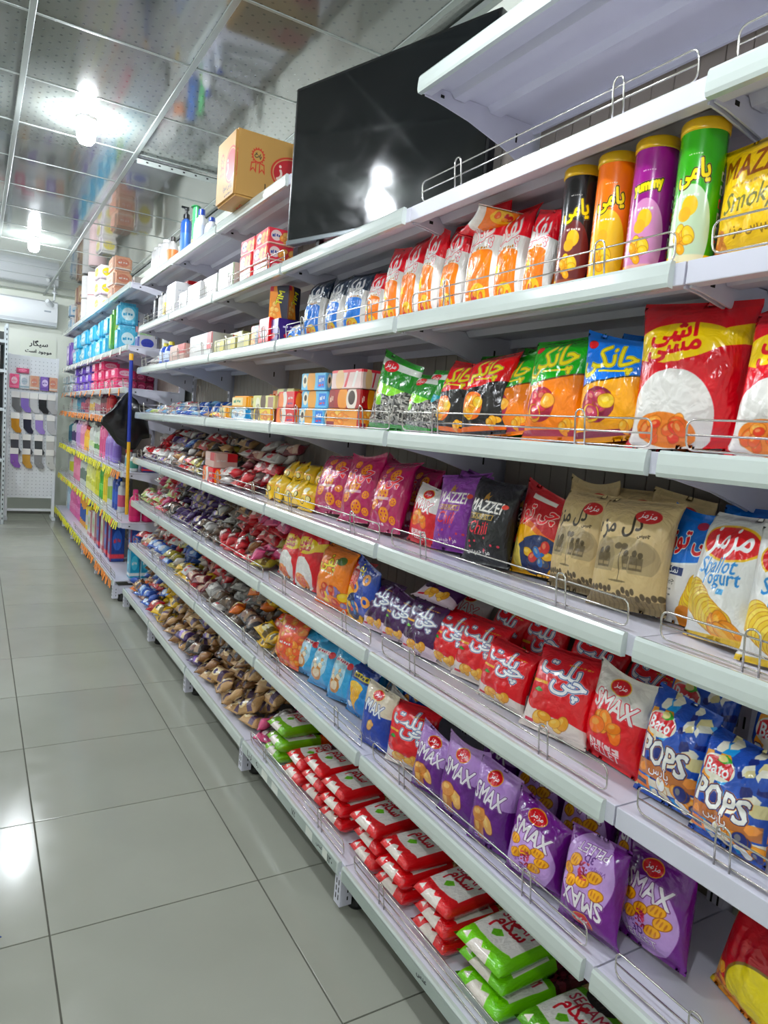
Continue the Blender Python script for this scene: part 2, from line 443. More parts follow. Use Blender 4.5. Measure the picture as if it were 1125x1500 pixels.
class Cv:
    """flat print; x,y in 0..1 from bottom left, drawn at double size and averaged"""
    def __init__(s, w, h, bg):
        s.W, s.H = w * 2, h * 2
        s.x = (np.arange(s.W)[None, :] + .5) / s.W; s.y = (np.arange(s.H)[:, None] + .5) / s.H
        s.asp = h / w
        s.a = np.empty((s.H, s.W, 3)); s.a[:] = hexc(bg); s.r = random.Random(hash(bg) % 1 + w)
    def put(s, m, c, al=1.0):
        c = hexc(c) if isinstance(c, str) else c
        s.a[m] = s.a[m] * (1 - al) + c * al; return s
    def rect(s, x0, x1, y0, y1, c, al=1.0):
        s.a[int(max(0, y0) * s.H):int(y1 * s.H), int(max(0, x0) * s.W):int(x1 * s.W)] *= (1 - al)
        s.a[int(max(0, y0) * s.H):int(y1 * s.H), int(max(0, x0) * s.W):int(x1 * s.W)] += hexc(c) * al; return s
    def m_ell(s, cx, cy, rx, ry, ang=0):
        a = math.radians(ang); X = s.x - cx; Y = (s.y - cy) * s.asp
        return ((X * math.cos(a) + Y * math.sin(a)) / rx) ** 2 + ((-X * math.sin(a) + Y * math.cos(a)) / ry) ** 2 < 1
    def ell(s, cx, cy, rx, ry, c, ang=0, al=1.0): return s.put(s.m_ell(cx, cy, rx, ry, ang), c, al)
    def above(s, f, c, al=1.0):
        """everything above the curve y = f(x)"""
        return s.put((s.y > f(s.x)) & (s.x > -1), c, al)
    def below(s, f, c, al=1.0): return s.put((s.y < f(s.x)) & (s.x > -1), c, al)
    def poly(s, pts, c, al=1.0):
        m = np.zeros((s.H, s.W), bool); n = len(pts); X = s.x + 0 * s.y; Y = s.y + 0 * s.x
        for i in range(n):
            x1, y1 = pts[i]; x2, y2 = pts[(i + 1) % n]
            if y1 == y2: continue
            k = ((y1 > Y) != (y2 > Y)) & (X < (x2 - x1) * (Y - y1) / (y2 - y1) + x1); m ^= k
        return s.put(m, c, al)
    def text(s, t, cx, cy, tw, c, ang=0, bold=0, outs=(), sy=1.0, shear=0.0):
        v, tr, d = glyphs(t)
        k = tw * s.W / d[0]; a = math.radians(ang)
        px = v[:, 0] * k + v[:, 1] * k * shear; py = v[:, 1] * k * sy
        X = px * math.cos(a) - py * math.sin(a) + cx * s.W; Y = px * math.sin(a) + py * math.cos(a) + cy * s.H
        m = np.zeros((s.H, s.W), bool)
        for q in tr:
            xs, ys = X[q], Y[q]
            x0, x1, y0, y1 = int(max(0, xs.min() - 1)), int(min(s.W, xs.max() + 2)), int(max(0, ys.min() - 1)), int(min(s.H, ys.max() + 2))
            if x1 <= x0 or y1 <= y0: continue
            gx = np.arange(x0, x1)[None, :] + .5; gy = np.arange(y0, y1)[:, None] + .5
            e = [(xs[(i + 1) % 3] - xs[i]) * (gy - ys[i]) - (ys[(i + 1) % 3] - ys[i]) * (gx - xs[i]) for i in range(3)]
            m[y0:y1, x0:x1] |= ((e[0] >= 0) & (e[1] >= 0) & (e[2] >= 0)) | ((e[0] <= 0) & (e[1] <= 0) & (e[2] <= 0))
        m = dilate(m, bold)
        tot = sum(o[1] for o in outs); lay = []; acc = 0; cur = m
        for oc, r in outs:
            cur = dilate(cur, r); lay.append((oc, cur))
        for oc, mm in lay[::-1]: s.put(mm, oc)
        return s.put(m, c)
    def chips(s, x0, x1, y0, y1, n, cols, r=.08, asp=.7, seed=1):
        g = random.Random(seed)
        for _ in range(n):
            cx, cy, a = g.uniform(x0, x1), g.uniform(y0, y1), g.uniform(0, 180); q = r * g.uniform(.7, 1.2); c = g.choice(cols)
            s.ell(cx, cy, q * 1.08, q * asp * 1.1, '#a85a10', a, .7); s.ell(cx, cy, q, q * asp, c, a)
            s.ell(cx - q * .2, cy + q * .15, q * .5, q * asp * .4, '#ffe9a0', a, .45)
        return s
    def grain(s, x0, x1, y0, y1, n, cols, r, seed=3, asp=.6):
        g = np.random.RandomState(seed); i0, i1, j0, j1 = int(y0 * s.H), int(y1 * s.H), int(x0 * s.W), int(x1 * s.W)
        sub = s.a[i0:i1, j0:j1]; hh, ww = sub.shape[:2]; rp = max(1, r * s.W)
        for _ in range(n):
            cy, cx, an = g.uniform(0, hh), g.uniform(0, ww), g.uniform(0, 3.14); c = hexc(cols[g.randint(len(cols))])
            a0, a1, b0, b1 = int(max(0, cy - rp - 1)), int(min(hh, cy + rp + 2)), int(max(0, cx - rp - 1)), int(min(ww, cx + rp + 2))
            if a1 <= a0 or b1 <= b0: continue
            yy, xx = np.mgrid[a0:a1, b0:b1]; dx, dy = xx - cx, yy - cy
            mm = ((dx * math.cos(an) + dy * math.sin(an)) / rp) ** 2 + ((-dx * math.sin(an) + dy * math.cos(an)) / (rp * asp)) ** 2 < 1
            sub[a0:a1, b0:b1][mm] = c
        return s
    def seals(s, c, t=.05):
        """crimped top and bottom seals"""
        st = (np.sin(s.x * 2 * math.pi * 70) * .5 + .5)
        for m in ((s.y > 1 - t), (s.y < t)):
            mm = m & (s.x > -1); s.a[mm] = s.a[mm] * (0.88 + .12 * np.broadcast_to(st, mm.shape)[mm][:, None])
        return s
    def image(s, name):
        a = s.a.reshape(s.H // 2, 2, s.W // 2, 2, 3).mean((1, 3))
        lum = a @ np.array([.3, .59, .11]); a = lum[..., None] + 1.22 * (a - lum[..., None])      # richer inks
        if name.startswith(('white_carton', 'white_green', 'red_top', 'white_red_carton', 'tissue', 'towel', 'gold_pack', 'pink_red', 'puff', 'blue_white_puff')): a = a * .86      # pale prints darkened to offset overexposure
        im = bpy.data.images.new(name, s.W // 2, s.H // 2, alpha=False)
        px = np.ones((s.H // 2, s.W // 2, 4), np.float32); px[:, :, :3] = np.clip(a, 0, 1)
        im.pixels.foreach_set(px.ravel()); im.update(); im.pack()
        return im

PRINT = {}
def print_mat(name, cv, rough=0.28, bump=0.15, bscale=6.0, coat=0.3, metal=0.0):
    m = bpy.data.materials.new(name); m.use_nodes = True; nt = m.node_tree; b = nt.nodes['Principled BSDF']; L = nt.links.new
    ti = nt.nodes.new('ShaderNodeTexImage'); ti.image = cv.image(name); ti.extension = 'EXTEND'; ti.interpolation = 'Cubic'
    L(ti.outputs['Color'], b.inputs['Base Color'])
    b.inputs['Roughness'].default_value = rough; b.inputs['Coat Weight'].default_value = coat; b.inputs['Coat Roughness'].default_value = 0.12; b.inputs['Metallic'].default_value = metal
    if bump:
        tc = nt.nodes.new('ShaderNodeTexCoord'); oi = nt.nodes.new('ShaderNodeObjectInfo')
        va = nt.nodes.new('ShaderNodeVectorMath'); va.operation = 'ADD'
        ml = nt.nodes.new('ShaderNodeMath'); ml.operation = 'MULTIPLY'; ml.inputs[1].default_value = 40
        L(oi.outputs['Random'], ml.inputs[0]); L(tc.outputs['Object'], va.inputs[0]); L(ml.outputs[0], va.inputs[1])
        n = nt.nodes.new('ShaderNodeTexNoise'); n.inputs['Scale'].default_value = bscale; n.inputs['Detail'].default_value = 2.5; n.inputs['Distortion'].default_value = 0.6
        L(va.outputs[0], n.inputs['Vector'])
        bp = nt.nodes.new('ShaderNodeBump'); bp.inputs['Strength'].default_value = bump; bp.inputs['Distance'].default_value = 0.12
        L(n.outputs['Fac'], bp.inputs['Height']); L(bp.outputs['Normal'], b.inputs['Normal'])
    PRINT[name] = m
    return m

BW, BH = 200, 270
def bag(bg): return Cv(BW, BH, bg)
def mazmaz(c, cx, cy, r, ang=0):
    c.ell(cx, cy, r * 1.1, r * .74, '#e9b53a', ang); c.ell(cx, cy, r, r * .66, '#c5131f', ang)
    return c.text('مزمز', cx, cy, r * 1.35, '#ffffff', ang, bold=1)
def scribble(c, x0, x1, y, col, n=9, amp=.012, seed=2, w=1):
    g = random.Random(seed)
    for i in range(n):
        xa = x0 + (x1 - x0) * i / n; c.rect(xa, xa + (x1 - x0) / n * g.uniform(.4, .9), y - amp * g.uniform(.3, 1), y + amp * g.uniform(.3, 1), col)
    return c
def stack_of_chips(c, x0, y0, dx, dy, n, r, cols):
    for i in range(n):
        x, y = x0 + dx * i, y0 + dy * i
        c.ell(x, y, r * 1.03, r * .83, '#b8740f', 20); c.ell(x, y, r, r * .8, cols[i % len(cols)], 20)
    c.ell(x - r * .1, y, r * .6, r * .45, '#f0a52a', 20, .6)
    return c

c = bag('#c40f24'); c.ell(.40, .70, .46, .185, '#f6d416', 4); c.poly([(.7, .63), (.78, .78), (1.02, .84), (1.02, .69)], '#f6d416')
c.text('اشی', .36, .765, .42, '#c40f24', 6, bold=3); c.text('مشی', .38, .66, .5, '#c40f24', 6, bold=3)
c.ell(.40, .22, .40, .40, '#ece9e4', 0); c.ell(.12, .16, .16, .22, '#ece9e4', 20); c.ell(.36, .12, .27, .15, '#e48a3a', -10); c.chips(.18, .5, .06, .18, 12, ['#e06a2a', '#f0a040', '#d9482a'], .07, .7, 4)
print_mat('red_bag_yellow_band', c.seals('#c40f24'), .22)

def chanki(name, top, bot, edge, fl):
    c = bag(bot); c.above(lambda x: .50 + .10 * x, edge); c.above(lambda x: .515 + .10 * x, top)
    c.text('چانکی', .46, .75, .8, '#f4e23a', 4, bold=3, outs=(('#5a4a08', 2), ('#f8f4b8', 2)), sy=1.25)
    c.ell(.13, .89, .075, .05, '#d0202a'); c.rect(.35, .8, .635, .655, '#f4e23a')
    c.ell(.38, .33, .26, .22, fl[0], 0); c.chips(.2, .55, .22, .42, 9, fl[1:], .1, .8, 5)
    c.rect(0, 1, .05, .1, fl[0]); c.chips(.55, .9, .1, .16, 4, ['#f0b63a', '#e89a24'], .09, .7, 2)
    print_mat(name, c.seals(top), .2)
chanki('blue_yellow_snack_bag', '#0c74d4', '#f2ab0c', '#3a2a08', ['#7f2140', '#b03a5a', '#e8c23a', '#d8dde8'])
chanki('green_orange_snack_bag', '#22a524', '#f58a14', '#6a3a08', ['#a02a44', '#c83a50', '#f0b040', '#3a8ad0'])
chanki('red_black_snack_bag', '#d3121c', '#1c1718', '#1c1718', ['#e8761a', '#f4a020', '#f8c838', '#4a86c8'])

def seeds(name, top, band):
    c = bag('#8d8a86'); c.grain(0, 1, 0, .58, 420, ['#2e2b2a', '#cfcac2', '#56514e', '#b0aaa2', '#1e1c1c'], .045, 5, .35)
    c.above(lambda x: .52 + .06 * np.cos(x * 6), band); c.above(lambda x: .66 - .12 * x, top); c.above(lambda x: .84 - .03 * x, '#e8ece4'); c.above(lambda x: .93 - .02 * x, top)
    c.ell(.32, .85, .2, .1, '#d81e2c'); c.text('مزمز', .32, .85, .26, '#ffffff', bold=1)
    c.ell(.2, .5, .12, .13, '#a8cc28'); c.ell(.2, .5, .08, .09, '#f0e0a0'); c.ell(.22, .5, .04, .04, '#b8641c'); c.ell(.3, .4, .09, .1, '#7fbf2a'); c.rect(0, 1, 0, .09, top)
    print_mat(name, c.seals(top), .15, coat=.6)
seeds('green_seed_bag', '#1e8a1c', '#8ed81e'); seeds('teal_seed_bag', '#1b8f2a', '#1fa3b0')

c = bag('#e9e6e2'); c.above(lambda x: .5 + .12 * x ** 2, '#f4f4f2'); c.above(lambda x: .52 + .12 * x ** 2, '#0e6fc6'); c.text('چی توز', .5, .72, .74, '#d0202c', 4, bold=3, outs=(('#ffffff', 5),), sy=1.2)
c.ell(.55, .89, .09, .05, '#a8284a'); c.rect(0, .5, .43, .50, '#152a5c'); c.text('نمکی', .3, .465, .22, '#ffffff', bold=1); c.text('چیپس', .25, .36, .26, '#3a3a3a')
scribble(c, .1, .35, .3, '#777777', 6, .008); scribble(c, .1, .35, .25, '#777777', 6, .008)
stack_of_chips(c, .62, .08, .018, .035, 10, .17, ['#f4d81a', '#e8c012']); c.ell(.58, .08, .17, .14, '#d98a14'); c.ell(.14, .1, .13, .13, '#7a3020'); c.ell(.15, .1, .1, .1, '#e8e0d8')
print_mat('blue_white_crisp_bag', c.seals('#0e6fc6'), .25)

c = bag('#ebeae7'); c.ell(.55, .765, .44, .20, '#f2c21c', -3); c.ell(.55, .765, .41, .175, '#cc121c', -3); c.text('مزمز', .56, .765, .62, '#ffffff', bold=3, sy=1.2)
c.text('Shallot', .52, .585, .56, '#2c84c4', 3, bold=1, shear=.15, sy=1.15); c.text('Yogurt', .58, .475, .56, '#2c84c4', 3, bold=1, shear=.15, sy=1.1); c.rect(.62, .72, .37, .41, '#2c9ad0')
stack_of_chips(c, .18, .34, .05, -.022, 10, .2, ['#ecd468', '#e4c44c']); c.chips(.5, .8, .06, .15, 5, ['#e0941c', '#e8a428'], .15, .7, 3); c.below(lambda x: .04 + .03 * x, '#e9c43a')
print_mat('white_shallot_bag', c.seals('#e8e8e8'), .3)

c = bag('#d8c093'); g = random.Random(5)
for cx, cy, rx, ry, cc in ((.5, .50, .40, .20, '#9a8a68'), (.22, .42, .18, .28, '#8f8062'), (.75, .45, .2, .22, '#9a8868')): c.ell(cx, cy, rx, ry, cc, 0, .55)
c.below(lambda x: .33, '#d6be90')
for (bx, by, sc) in ((.2, .36, 1), (.29, .36, 1.1), (.55, .36, 1), (.66, .36, 1.05), (.74, .36, .95)):
    c.rect(bx - .045 * sc, bx + .045 * sc, by, by + .12 * sc, '#5f523c', .8); c.ell(bx, by + .14 * sc, .035 * sc, .04 * sc, '#54472f'); c.rect(bx - .035 * sc, bx + .035 * sc, by + .02, by + .05, '#b8a27a', .7)
c.rect(.46, .47, .26, .58, '#5f523c'); c.ell(.42, .56, .045, .04, '#6a5c44'); c.ell(.5, .56, .045, .04, '#6a5c44'); c.ell(.46, .25, .12, .012, '#7a6a4c')
for i in range(16):
    x = .04 + .062 * i; hh = g.uniform(.03, .1); c.ell(x, .08 + hh, .03, .04, '#5c4e36'); c.rect(x - .04, x + .04, .0, .07 + hh * .7, '#6d5e44', .75)
c.text('دل مزه', .36, .735, .62, '#33291a', 8, bold=2, sy=1.25); c.text('چیپس', .72, .66, .16, '#4a3c26', 8, bold=1); c.ell(.68, .845, .17, .085, '#c02a2a', -6); c.text('مزمز', .68, .845, .22, '#ffffff', -6, bold=1)
print_mat('beige_illustrated_bag', c.seals('#cbb083'), .42, coat=.05)

c = bag('#f0b41a'); c.above(lambda x: .48 + .08 * np.sin(x * 5), '#d8701a'); c.above(lambda x: .55 + .08 * np.sin(x * 5), '#b01c22'); c.text('چی توز', .5, .70, .76, '#d8202c', 10, bold=3, outs=(('#f4e0d0', 5),), sy=1.2)
c.rect(.25, .75, .86, .91, '#e8e0d8'); c.ell(.62, .25, .42, .30, '#1c2c58', 20); c.chips(.4, .9, .1, .38, 10, ['#2a6ab0', '#c03030', '#e8b838', '#30405a'], .09, .7, 6); c.ell(.2, .22, .12, .26, '#f2d878', 15)
print_mat('red_yellow_snack_bag', c.seals('#b01c22'), .22)

def mazzei(name, bg, hi, flav):
    c = bag(bg); c.above(lambda x: .88 - .1 * x, hi, .5)
    c.poly([(.40, .80), (.44, .86), (.48, .80), (.54, .83), (.5, .78), (.52, .74), (.46, .77), (.4, .74)], '#b58a3c')
    c.text('MAZZEI', .5, .68, .70, '#f2ece4', -2, bold=2, sy=1.25); c.ell(.88, .70, .05, .04, '#d84028')
    c.rect(.2, .74, .515, .585, '#c8a24a'); c.rect(.215, .725, .525, .575, bg); c.text('GOURMET', .47, .55, .4, '#d8b860', bold=1)
    c.text(flav, .46, .42, .42, '#d8283c', 0, bold=1, shear=.2, sy=1.2); scribble(c, .4, .58, .34, '#d8283c', 5, .008)
    g = random.Random(3)
    for _ in range(9): c.ell(g.uniform(.1, .9), g.uniform(.14, .33), .025, .02, '#c83a50')
    c.text('مزه چیپس', .48, .13, .5, '#f2ece4', bold=1)
    print_mat(name, c.seals(bg), .35, coat=.1)
mazzei('black_gourmet_bag', '#1a191b', '#2a282b', 'Chili'); mazzei('purple_gourmet_bag', '#7d2f8f', '#a86ab8', 'Chili')

def smax(name, top, bot, word, wcol, ocol, line, body=None, extra=None, logo=True):
    c = bag(bot); f = lambda x: .62 + .05 * np.sin(x * 4 + 1)
    c.above(f, top)
    if body: body(c)
    if logo: mazmaz(c, .48, .86, .15)
    c.text(word, .5, .655, .7 if len(word) > 3 else .56, wcol, -4, bold=3, outs=((ocol, 4), ('#f4f0f2', 1)), sy=1.35)
    if extra: extra(c)
    print_mat(name, c.seals(bot), .2)
def red_slice(c): c.chips(.3, .65, .36, .50, 8, ['#f08a1c', '#f4a63a', '#ee7a14'], .14, .75, 8); c.rect(.22, .74, .17, .24, '#f2dcd8'); c.text('SLICE', .48, .205, .42, '#c01c2c', -2, bold=1); c.text('PELLET', .48, .125, .5, '#f6eeee', -2, bold=1)
smax('red_white_smax_bag', '#e4ddd6', '#cf1124', 'SMAX', '#f8f4f2', '#c01424', '', extra=red_slice)
smax('white_red_max_bag', '#efe9e4', '#c8142a', 'MAX', '#f8f4f2', '#c01424', '', extra=red_slice)
def lilac_body(c): c.chips(.3, .6, .25, .42, 4, ['#c98a4a', '#b87838', '#e0b070'], .17, .6, 12); scribble(c, .25, .75, .14, '#c8b0dc', 8, .012); scribble(c, .25, .75, .1, '#c8b0dc', 8, .01)
smax('lilac_smax_bag', '#b48ccc', '#5c1a76', 'SMAX', '#f4eef4', '#4a1262', '', extra=lilac_body)
def ring_body(c):
    c.ell(.5, .38, .46, .52, '#c9a4dc')
def ring_extra(c):
    g = random.Random(9)
    for (x, y) in ((.25, .52), (.7, .5), (.3, .36), (.66, .28), (.78, .4), (.48, .45)):
        c.ell(x, y, .125, .085, '#a85a10', 20); c.ell(x, y, .115, .075, '#f4b428', 20)
        for q in (-.05, 0, .05): c.ell(x + q, y - q * .2, .012, .05, '#c87a10', -20)
    c.grain(.42, .56, .26, .44, 40, ['#a0284a', '#c83a5a', '#7a1a3a'], .02, 4)
    c.text('3D', .45, .22, .16, '#5a2a78', bold=1); c.text('PELLET', .45, .14, .5, '#f4eef4', bold=1, outs=(('#5a1a70', 2),)); c.text('Vinegar', .28, .29, .26, '#6a3a88', shear=.2)
smax('purple_smax_bag', '#6a1a7c', '#6a1a7c', 'SMAX', '#f6f0f4', '#5a1468', '', body=ring_body, extra=ring_extra)
def bm_extra(c): c.chips(.3, .5, .3, .4, 2, ['#d8a868', '#e0b878'], .14, .6, 2); scribble(c, .3, .7, .12, '#c8d4ec', 6, .01)
smax('blue_cream_max_bag', '#e6d8c4', '#1c3c96', 'MAX', '#f4f4fa', '#1c3080', '', extra=bm_extra)

def chipellet(name, bg, low, fruit, leaf):
    c = bag(low); c.above(lambda x: .30 - .16 * (x - .3), bg); c.ell(.55, .40, .5, .25, bg)
    o = (('#1c3a7c', 4), ('#f2f2f6', 3))
    c.text('پلت', .46, .74, .62, '#ffffff', -4, bold=3, outs=o, sy=1.15); c.text('چی', .66, .56, .5, '#ffffff', -4, bold=3, outs=o, sy=1.15)
    scribble(c, .55, .9, .84, '#e0a838', 7, .012); c.rect(.06, .36, .545, .58, '#f0b43a')
    c.ell(.22, .36, .17, .17, fruit); c.ell(.18, .39, .06, .06, '#ffffff', 0, .35); c.poly([(.14, .45), (.22, .50), (.32, .46), (.25, .44)], leaf); c.ell(.36, .30, .1, .1, fruit)
    c.chips(.32, .72, .12, .2, 7, ['#f0bc50', '#e8a838', '#f4cc70'], .1, .65, 4)
    c.rect(.08, .24, .08, .115, '#c02038')
    print_mat(name, c.seals(bg), .2)
chipellet('red_tomato_snack_bag', '#d00f22', '#ece0d8', '#c81a22', '#2f8a2a'); chipellet('purple_grape_snack_bag', '#44194e', '#e6d2dc', '#38143c', '#6ab42a')

c = bag('#2450a8'); g = random.Random(11)
for _ in range(60):
    cc = g.choice(['#f2ecd8', '#2a9cdc', '#f0a43a', '#1c2c74', '#16246a', '#f6f2e4', '#2450a8', '#e8dca8'])
    x, y, r = g.uniform(0, 1), g.uniform(0, 1), g.uniform(.05, .11); c.poly([(x + r * math.cos(a) * g.uniform(.7, 1.2), y + r * .74 * math.sin(a) * g.uniform(.7, 1.2)) for a in (0.2, 1.3, 2.5, 3.6, 4.4, 5.6)], cc)
c.ell(.34, .71, .26, .15, '#f6f0e0'); c.rect(.12, .56, .65, .76, '#c81e28'); c.ell(.34, .755, .2, .06, '#c81e28'); c.text('Bato', .34, .705, .36, '#ffffff', bold=2); c.poly([(.3, .77), (.38, .84), (.5, .80), (.4, .76)], '#4aa83a'); c.ell(.36, .80, .06, .04, '#f4e8a0')
c.rect(0, .98, .22, .36, '#f08a2c', .75); c.rect(.0, .3, .07, .2, '#f08a2c'); c.rect(.3, 1, .12, .2, '#f0e6d0'); c.chips(.4, .95, .06, .2, 9, ['#f6eed4', '#f0a43a', '#ffffff', '#1c2c74'], .09, .8, 3)
c.text('POPS', .5, .455, .72, '#f8f6f0', -4, bold=4, outs=(('#1a1c50', 4), ('#f08a2c', 2)), sy=1.3); c.text('پاپس', .48, .29, .34, '#ffffff', -3, bold=1, outs=(('#7a2a1c', 2),)); c.rect(.03, .26, .11, .16, '#3a4a6a')
print_mat('blue_popcorn_bag', c.seals('#2450a8'), .2)

def puff(name, body, top):
    c = bag('#efebe6'); c.above(lambda x: .70 - .12 * (x - .5), top); c.text('پفک', .44, .70, .72, '#f4f0ee', 14, bold=3, outs=((top, 3), ('#f4f0ee', 2)), sy=1.3)
    scribble(c, .4, .75, .56, '#c07a1c', 5, .016); c.rect(.16, .86, .03, .50, body); c.ell(.5, .50, .35, .06, body); c.poly([(.3 + .11 * (1 if i % 2 else .5) * math.cos(i * .52), .36 + .08 * (1 if i % 2 else .5) * math.sin(i * .52)) for i in range(12)], '#f6d63a')
    c.ell(.55, .13, .22, .13, '#f2c838'); c.chips(.42, .7, .09, .15, 5, ['#c02a2a', '#e8a030', '#e86a24'], .06, .8, 4)
    print_mat(name, c.seals(top), .22)
puff('red_orange_puff_bag', '#ee8416', '#d5152a'); puff('blue_white_puff_bag', '#1f7cd4', '#1c2c40')

c = bag('#a81258')
for (x, y, r) in ((.5, .52, .16), (.66, .78, .12), (.3, .36, .12), (.62, .22, .14), (.2, .66, .1), (.82, .40, .08), (.36, .86, .08), (.84, .16, .08)):
    c.ell(x, y, r, r, '#c86a10'); c.ell(x, y, r * .92, r * .92, '#f49a1c')
    for i in range(6): c.ell(x + r * .5 * math.cos(i * 1.05), y + r * .37 * math.sin(i * 1.05), r * .14, r * .14, '#b0164c')
c.text('چی توز', .48, .66, .8, '#e02c3a', 12, bold=3, outs=(('#f6e8ee', 4),), sy=1.3); c.rect(.2, .7, .42, .46, '#f0d8e4', .8); scribble(c, .2, .6, .1, '#f0d8e4', 6, .02)
print_mat('magenta_waffle_bag', c.seals('#a81258'), .18)

c = bag('#f0c814'); c.ell(.35, .7, .2, .16, '#f8f0c8'); c.ell(.7, .4, .16, .16, '#5a4a14'); c.ell(.7, .4, .12, .12, '#f8e8a0'); c.ell(.3, .3, .15, .14, '#5a4a14'); c.ell(.3, .3, .11, .1, '#f0c814'); c.rect(.1, .9, .5, .55, '#e8a010')
print_mat('yellow_snack_bag', c.seals('#f0c814'), .2)
c = bag('#ef8a16'); c.text('پفی', .4, .72, .5, '#f6e03a', 10, bold=3, outs=(('#3a2a08', 3),), sy=1.2); scribble(c, .2, .7, .58, '#f8e8c0', 6, .02); c.ell(.75, .82, .12, .09, '#4a6a2a'); c.chips(.3, .95, .08, .34, 14, ['#f4d23a', '#e8761a', '#c8442a', '#8a7ab0'], .1, .8, 3); c.rect(0, 1, 0, .08, '#e8701a')
print_mat('orange_snack_bag', c.seals('#ef8a16'), .2)
c = bag('#16409a'); 
for (x, y) in ((.35, .55), (.7, .74), (.4, .2), (.8, .35)): c.ell(x, y, .14, .14, '#f0a85a'); c.ell(x, y, .06, .06, '#16409a')
c.text('پفی', .3, .84, .4, '#f4e03a', 10, bold=2); scribble(c, .3, .7, .4, '#d8e4f8', 5, .03); c.ell(.15, .12, .15, .15, '#cfe0f4')
print_mat('blue_ring_bag', c.seals('#16409a'), .18)
c = bag('#3aa4d4'); c.ell(.42, .5, .32, .42, '#b8dcec'); c.rect(.2, .7, .72, .80, '#f4eef2'); scribble(c, .22, .68, .76, '#c83a5a', 6, .03); c.ell(.78, .74, .1, .1, '#d8283a'); c.ell(.4, .28, .2, .2, '#c88a4a'); c.ell(.4, .28, .13, .12, '#f0dcc0'); c.chips(.2, .6, .4, .6, 6, ['#e0b080', '#f4e8d8', '#9ac8dc'], .08, .8, 6); c.rect(0, 1, .0, .1, '#2a8ec4')
print_mat('light_blue_marshmallow_bag', c.seals('#3aa4d4'), .16, coat=.6)
c = bag('#e0521a'); c.chips(0, 1, 0, 1, 60, ['#f08a1c', '#f4a63a', '#e8641a'], .1, .8, 7); c.rect(.25, .75, .72, .84, '#d83a24'); scribble(c, .3, .7, .78, '#f8ece4', 5, .03); c.rect(.3, .8, .4, .5, '#d83a24'); scribble(c, .35, .75, .45, '#f8ece4', 5, .03)
print_mat('orange_popcorn_bag', c.seals('#e0521a'), .16, coat=.6)
c = bag('#1f86c8'); c.above(lambda x: .72, '#1c3c8c'); c.poly([(.2, .62), (.75, .62), (.5, .12)], '#f0b83a'); c.ell(.47, .62, .28, .1, '#f4c84a')
for i in range(6): c.rect(.25 + .08 * i, .26 + .08 * i, .2, .6, '#b87818', .6)
c.rect(.25, .85, .76, .86, '#f0d83a'); scribble(c, .28, .82, .81, '#1c1c1c', 5, .035); c.ell(.3, .22, .12, .08, '#f4f4f4')
print_mat('blue_cone_bag', c.seals('#1f86c8'), .2)
c = bag('#e6be12'); c.text('MAZZEI', .56, .74, .95, '#8a4a10', -3, bold=2, sy=1.4); scribble(c, .25, .8, .58, '#b08a10', 9, .014); c.text('Smoky', .55, .42, .72, '#6a6a30', 4, bold=1, shear=.25, sy=1.2); c.text('چیپس مزه', .6, .19, .6, '#7a5a14', bold=1); c.chips(.02, .16, .04, .2, 6, ['#c8883a', '#b8702a'], .1, .7, 3)
print_mat('yellow_smoky_bag', c.seals('#e6be12'), .35, coat=.1)
c = bag('#b40a1c'); c.ell(.85, .24, .62, .52, '#8a6a08'); c.ell(.86, .23, .60, .50, '#f0dc14'); c.below(lambda x: .12 - .1 * x, '#ef9a1c'); c.put((c.x < .05) & (c.y > -1), '#e8c81a')
c.chips(.02, .2, .04, .3, 10, ['#f0941c', '#f4aa3a'], .08, .6, 3); c.chips(.2, .6, .02, .08, 6, ['#f0941c', '#f4aa3a'], .08, .6, 5)
print_mat('red_yellow_corner_bag', c.seals('#b40a1c'), .3)

# bags of pulses: top face label plus visible grain
def pulses(name, rim, gcols, r, n=900, asp=.7):
    c = Cv(170, 250, gcols[0]); c.grain(0, 1, 0, 1, n, gcols, r, 3, asp)
    c.rect(0, 1, .0, .60, rim); c.rect(.07, .93, .16, .54, '#ece8e2'); c.ell(.5, .18, .43, .07, '#ece8e2')
    c.poly([(.28, .0), (.34, .07), (.46, .09), (.52, .05), (.66, .08), (.72, .0)], '#e6dcd4'); c.poly([(.1, .04), (.2, .09), (.24, .03)], '#e6dcd4')
    c.text('SEGAM', .5, .47, .66, '#b83a50', bold=1, sy=1.0); c.text('سگام', .5, .355, .54, '#c02030', bold=3); c.poly([(.36, .24), (.44, .29), (.56, .26), (.5, .21), (.42, .19)], '#6aae2a')
    c.ell(.5, .62, .3, .15, '#1a1618')
    for q in (-.1, 0, .1): c.ell(.5 + q, .62, .02, .1, '#6a5a58', -30, .6)
    print_mat(name, c, .16, bump=.2, bscale=14, coat=.7)
pulses('red_pulse_pack_lentils', '#c8141e', ['#a8804a', '#b8905a', '#8a6434', '#c8a470'], .03)
pulses('red_pulse_pack_grain', '#c8141e', ['#d0bc92', '#c0a878', '#e0d0ac', '#a88e60'], .035)
pulses('green_pulse_pack_orange', '#7cb61e', ['#e0641a', '#ec7a2a', '#c8500e'], .03)
pulses('green_pulse_pack_red_beans', '#7cc81e', ['#5c1c2a', '#6e2634', '#481420', '#803442'], .05, 500)
pulses('green_pulse_pack_white_beans', '#5c9c1e', ['#d8bc94', '#e4cca8', '#c0a074', '#b08c60'], .07, 420, .8)

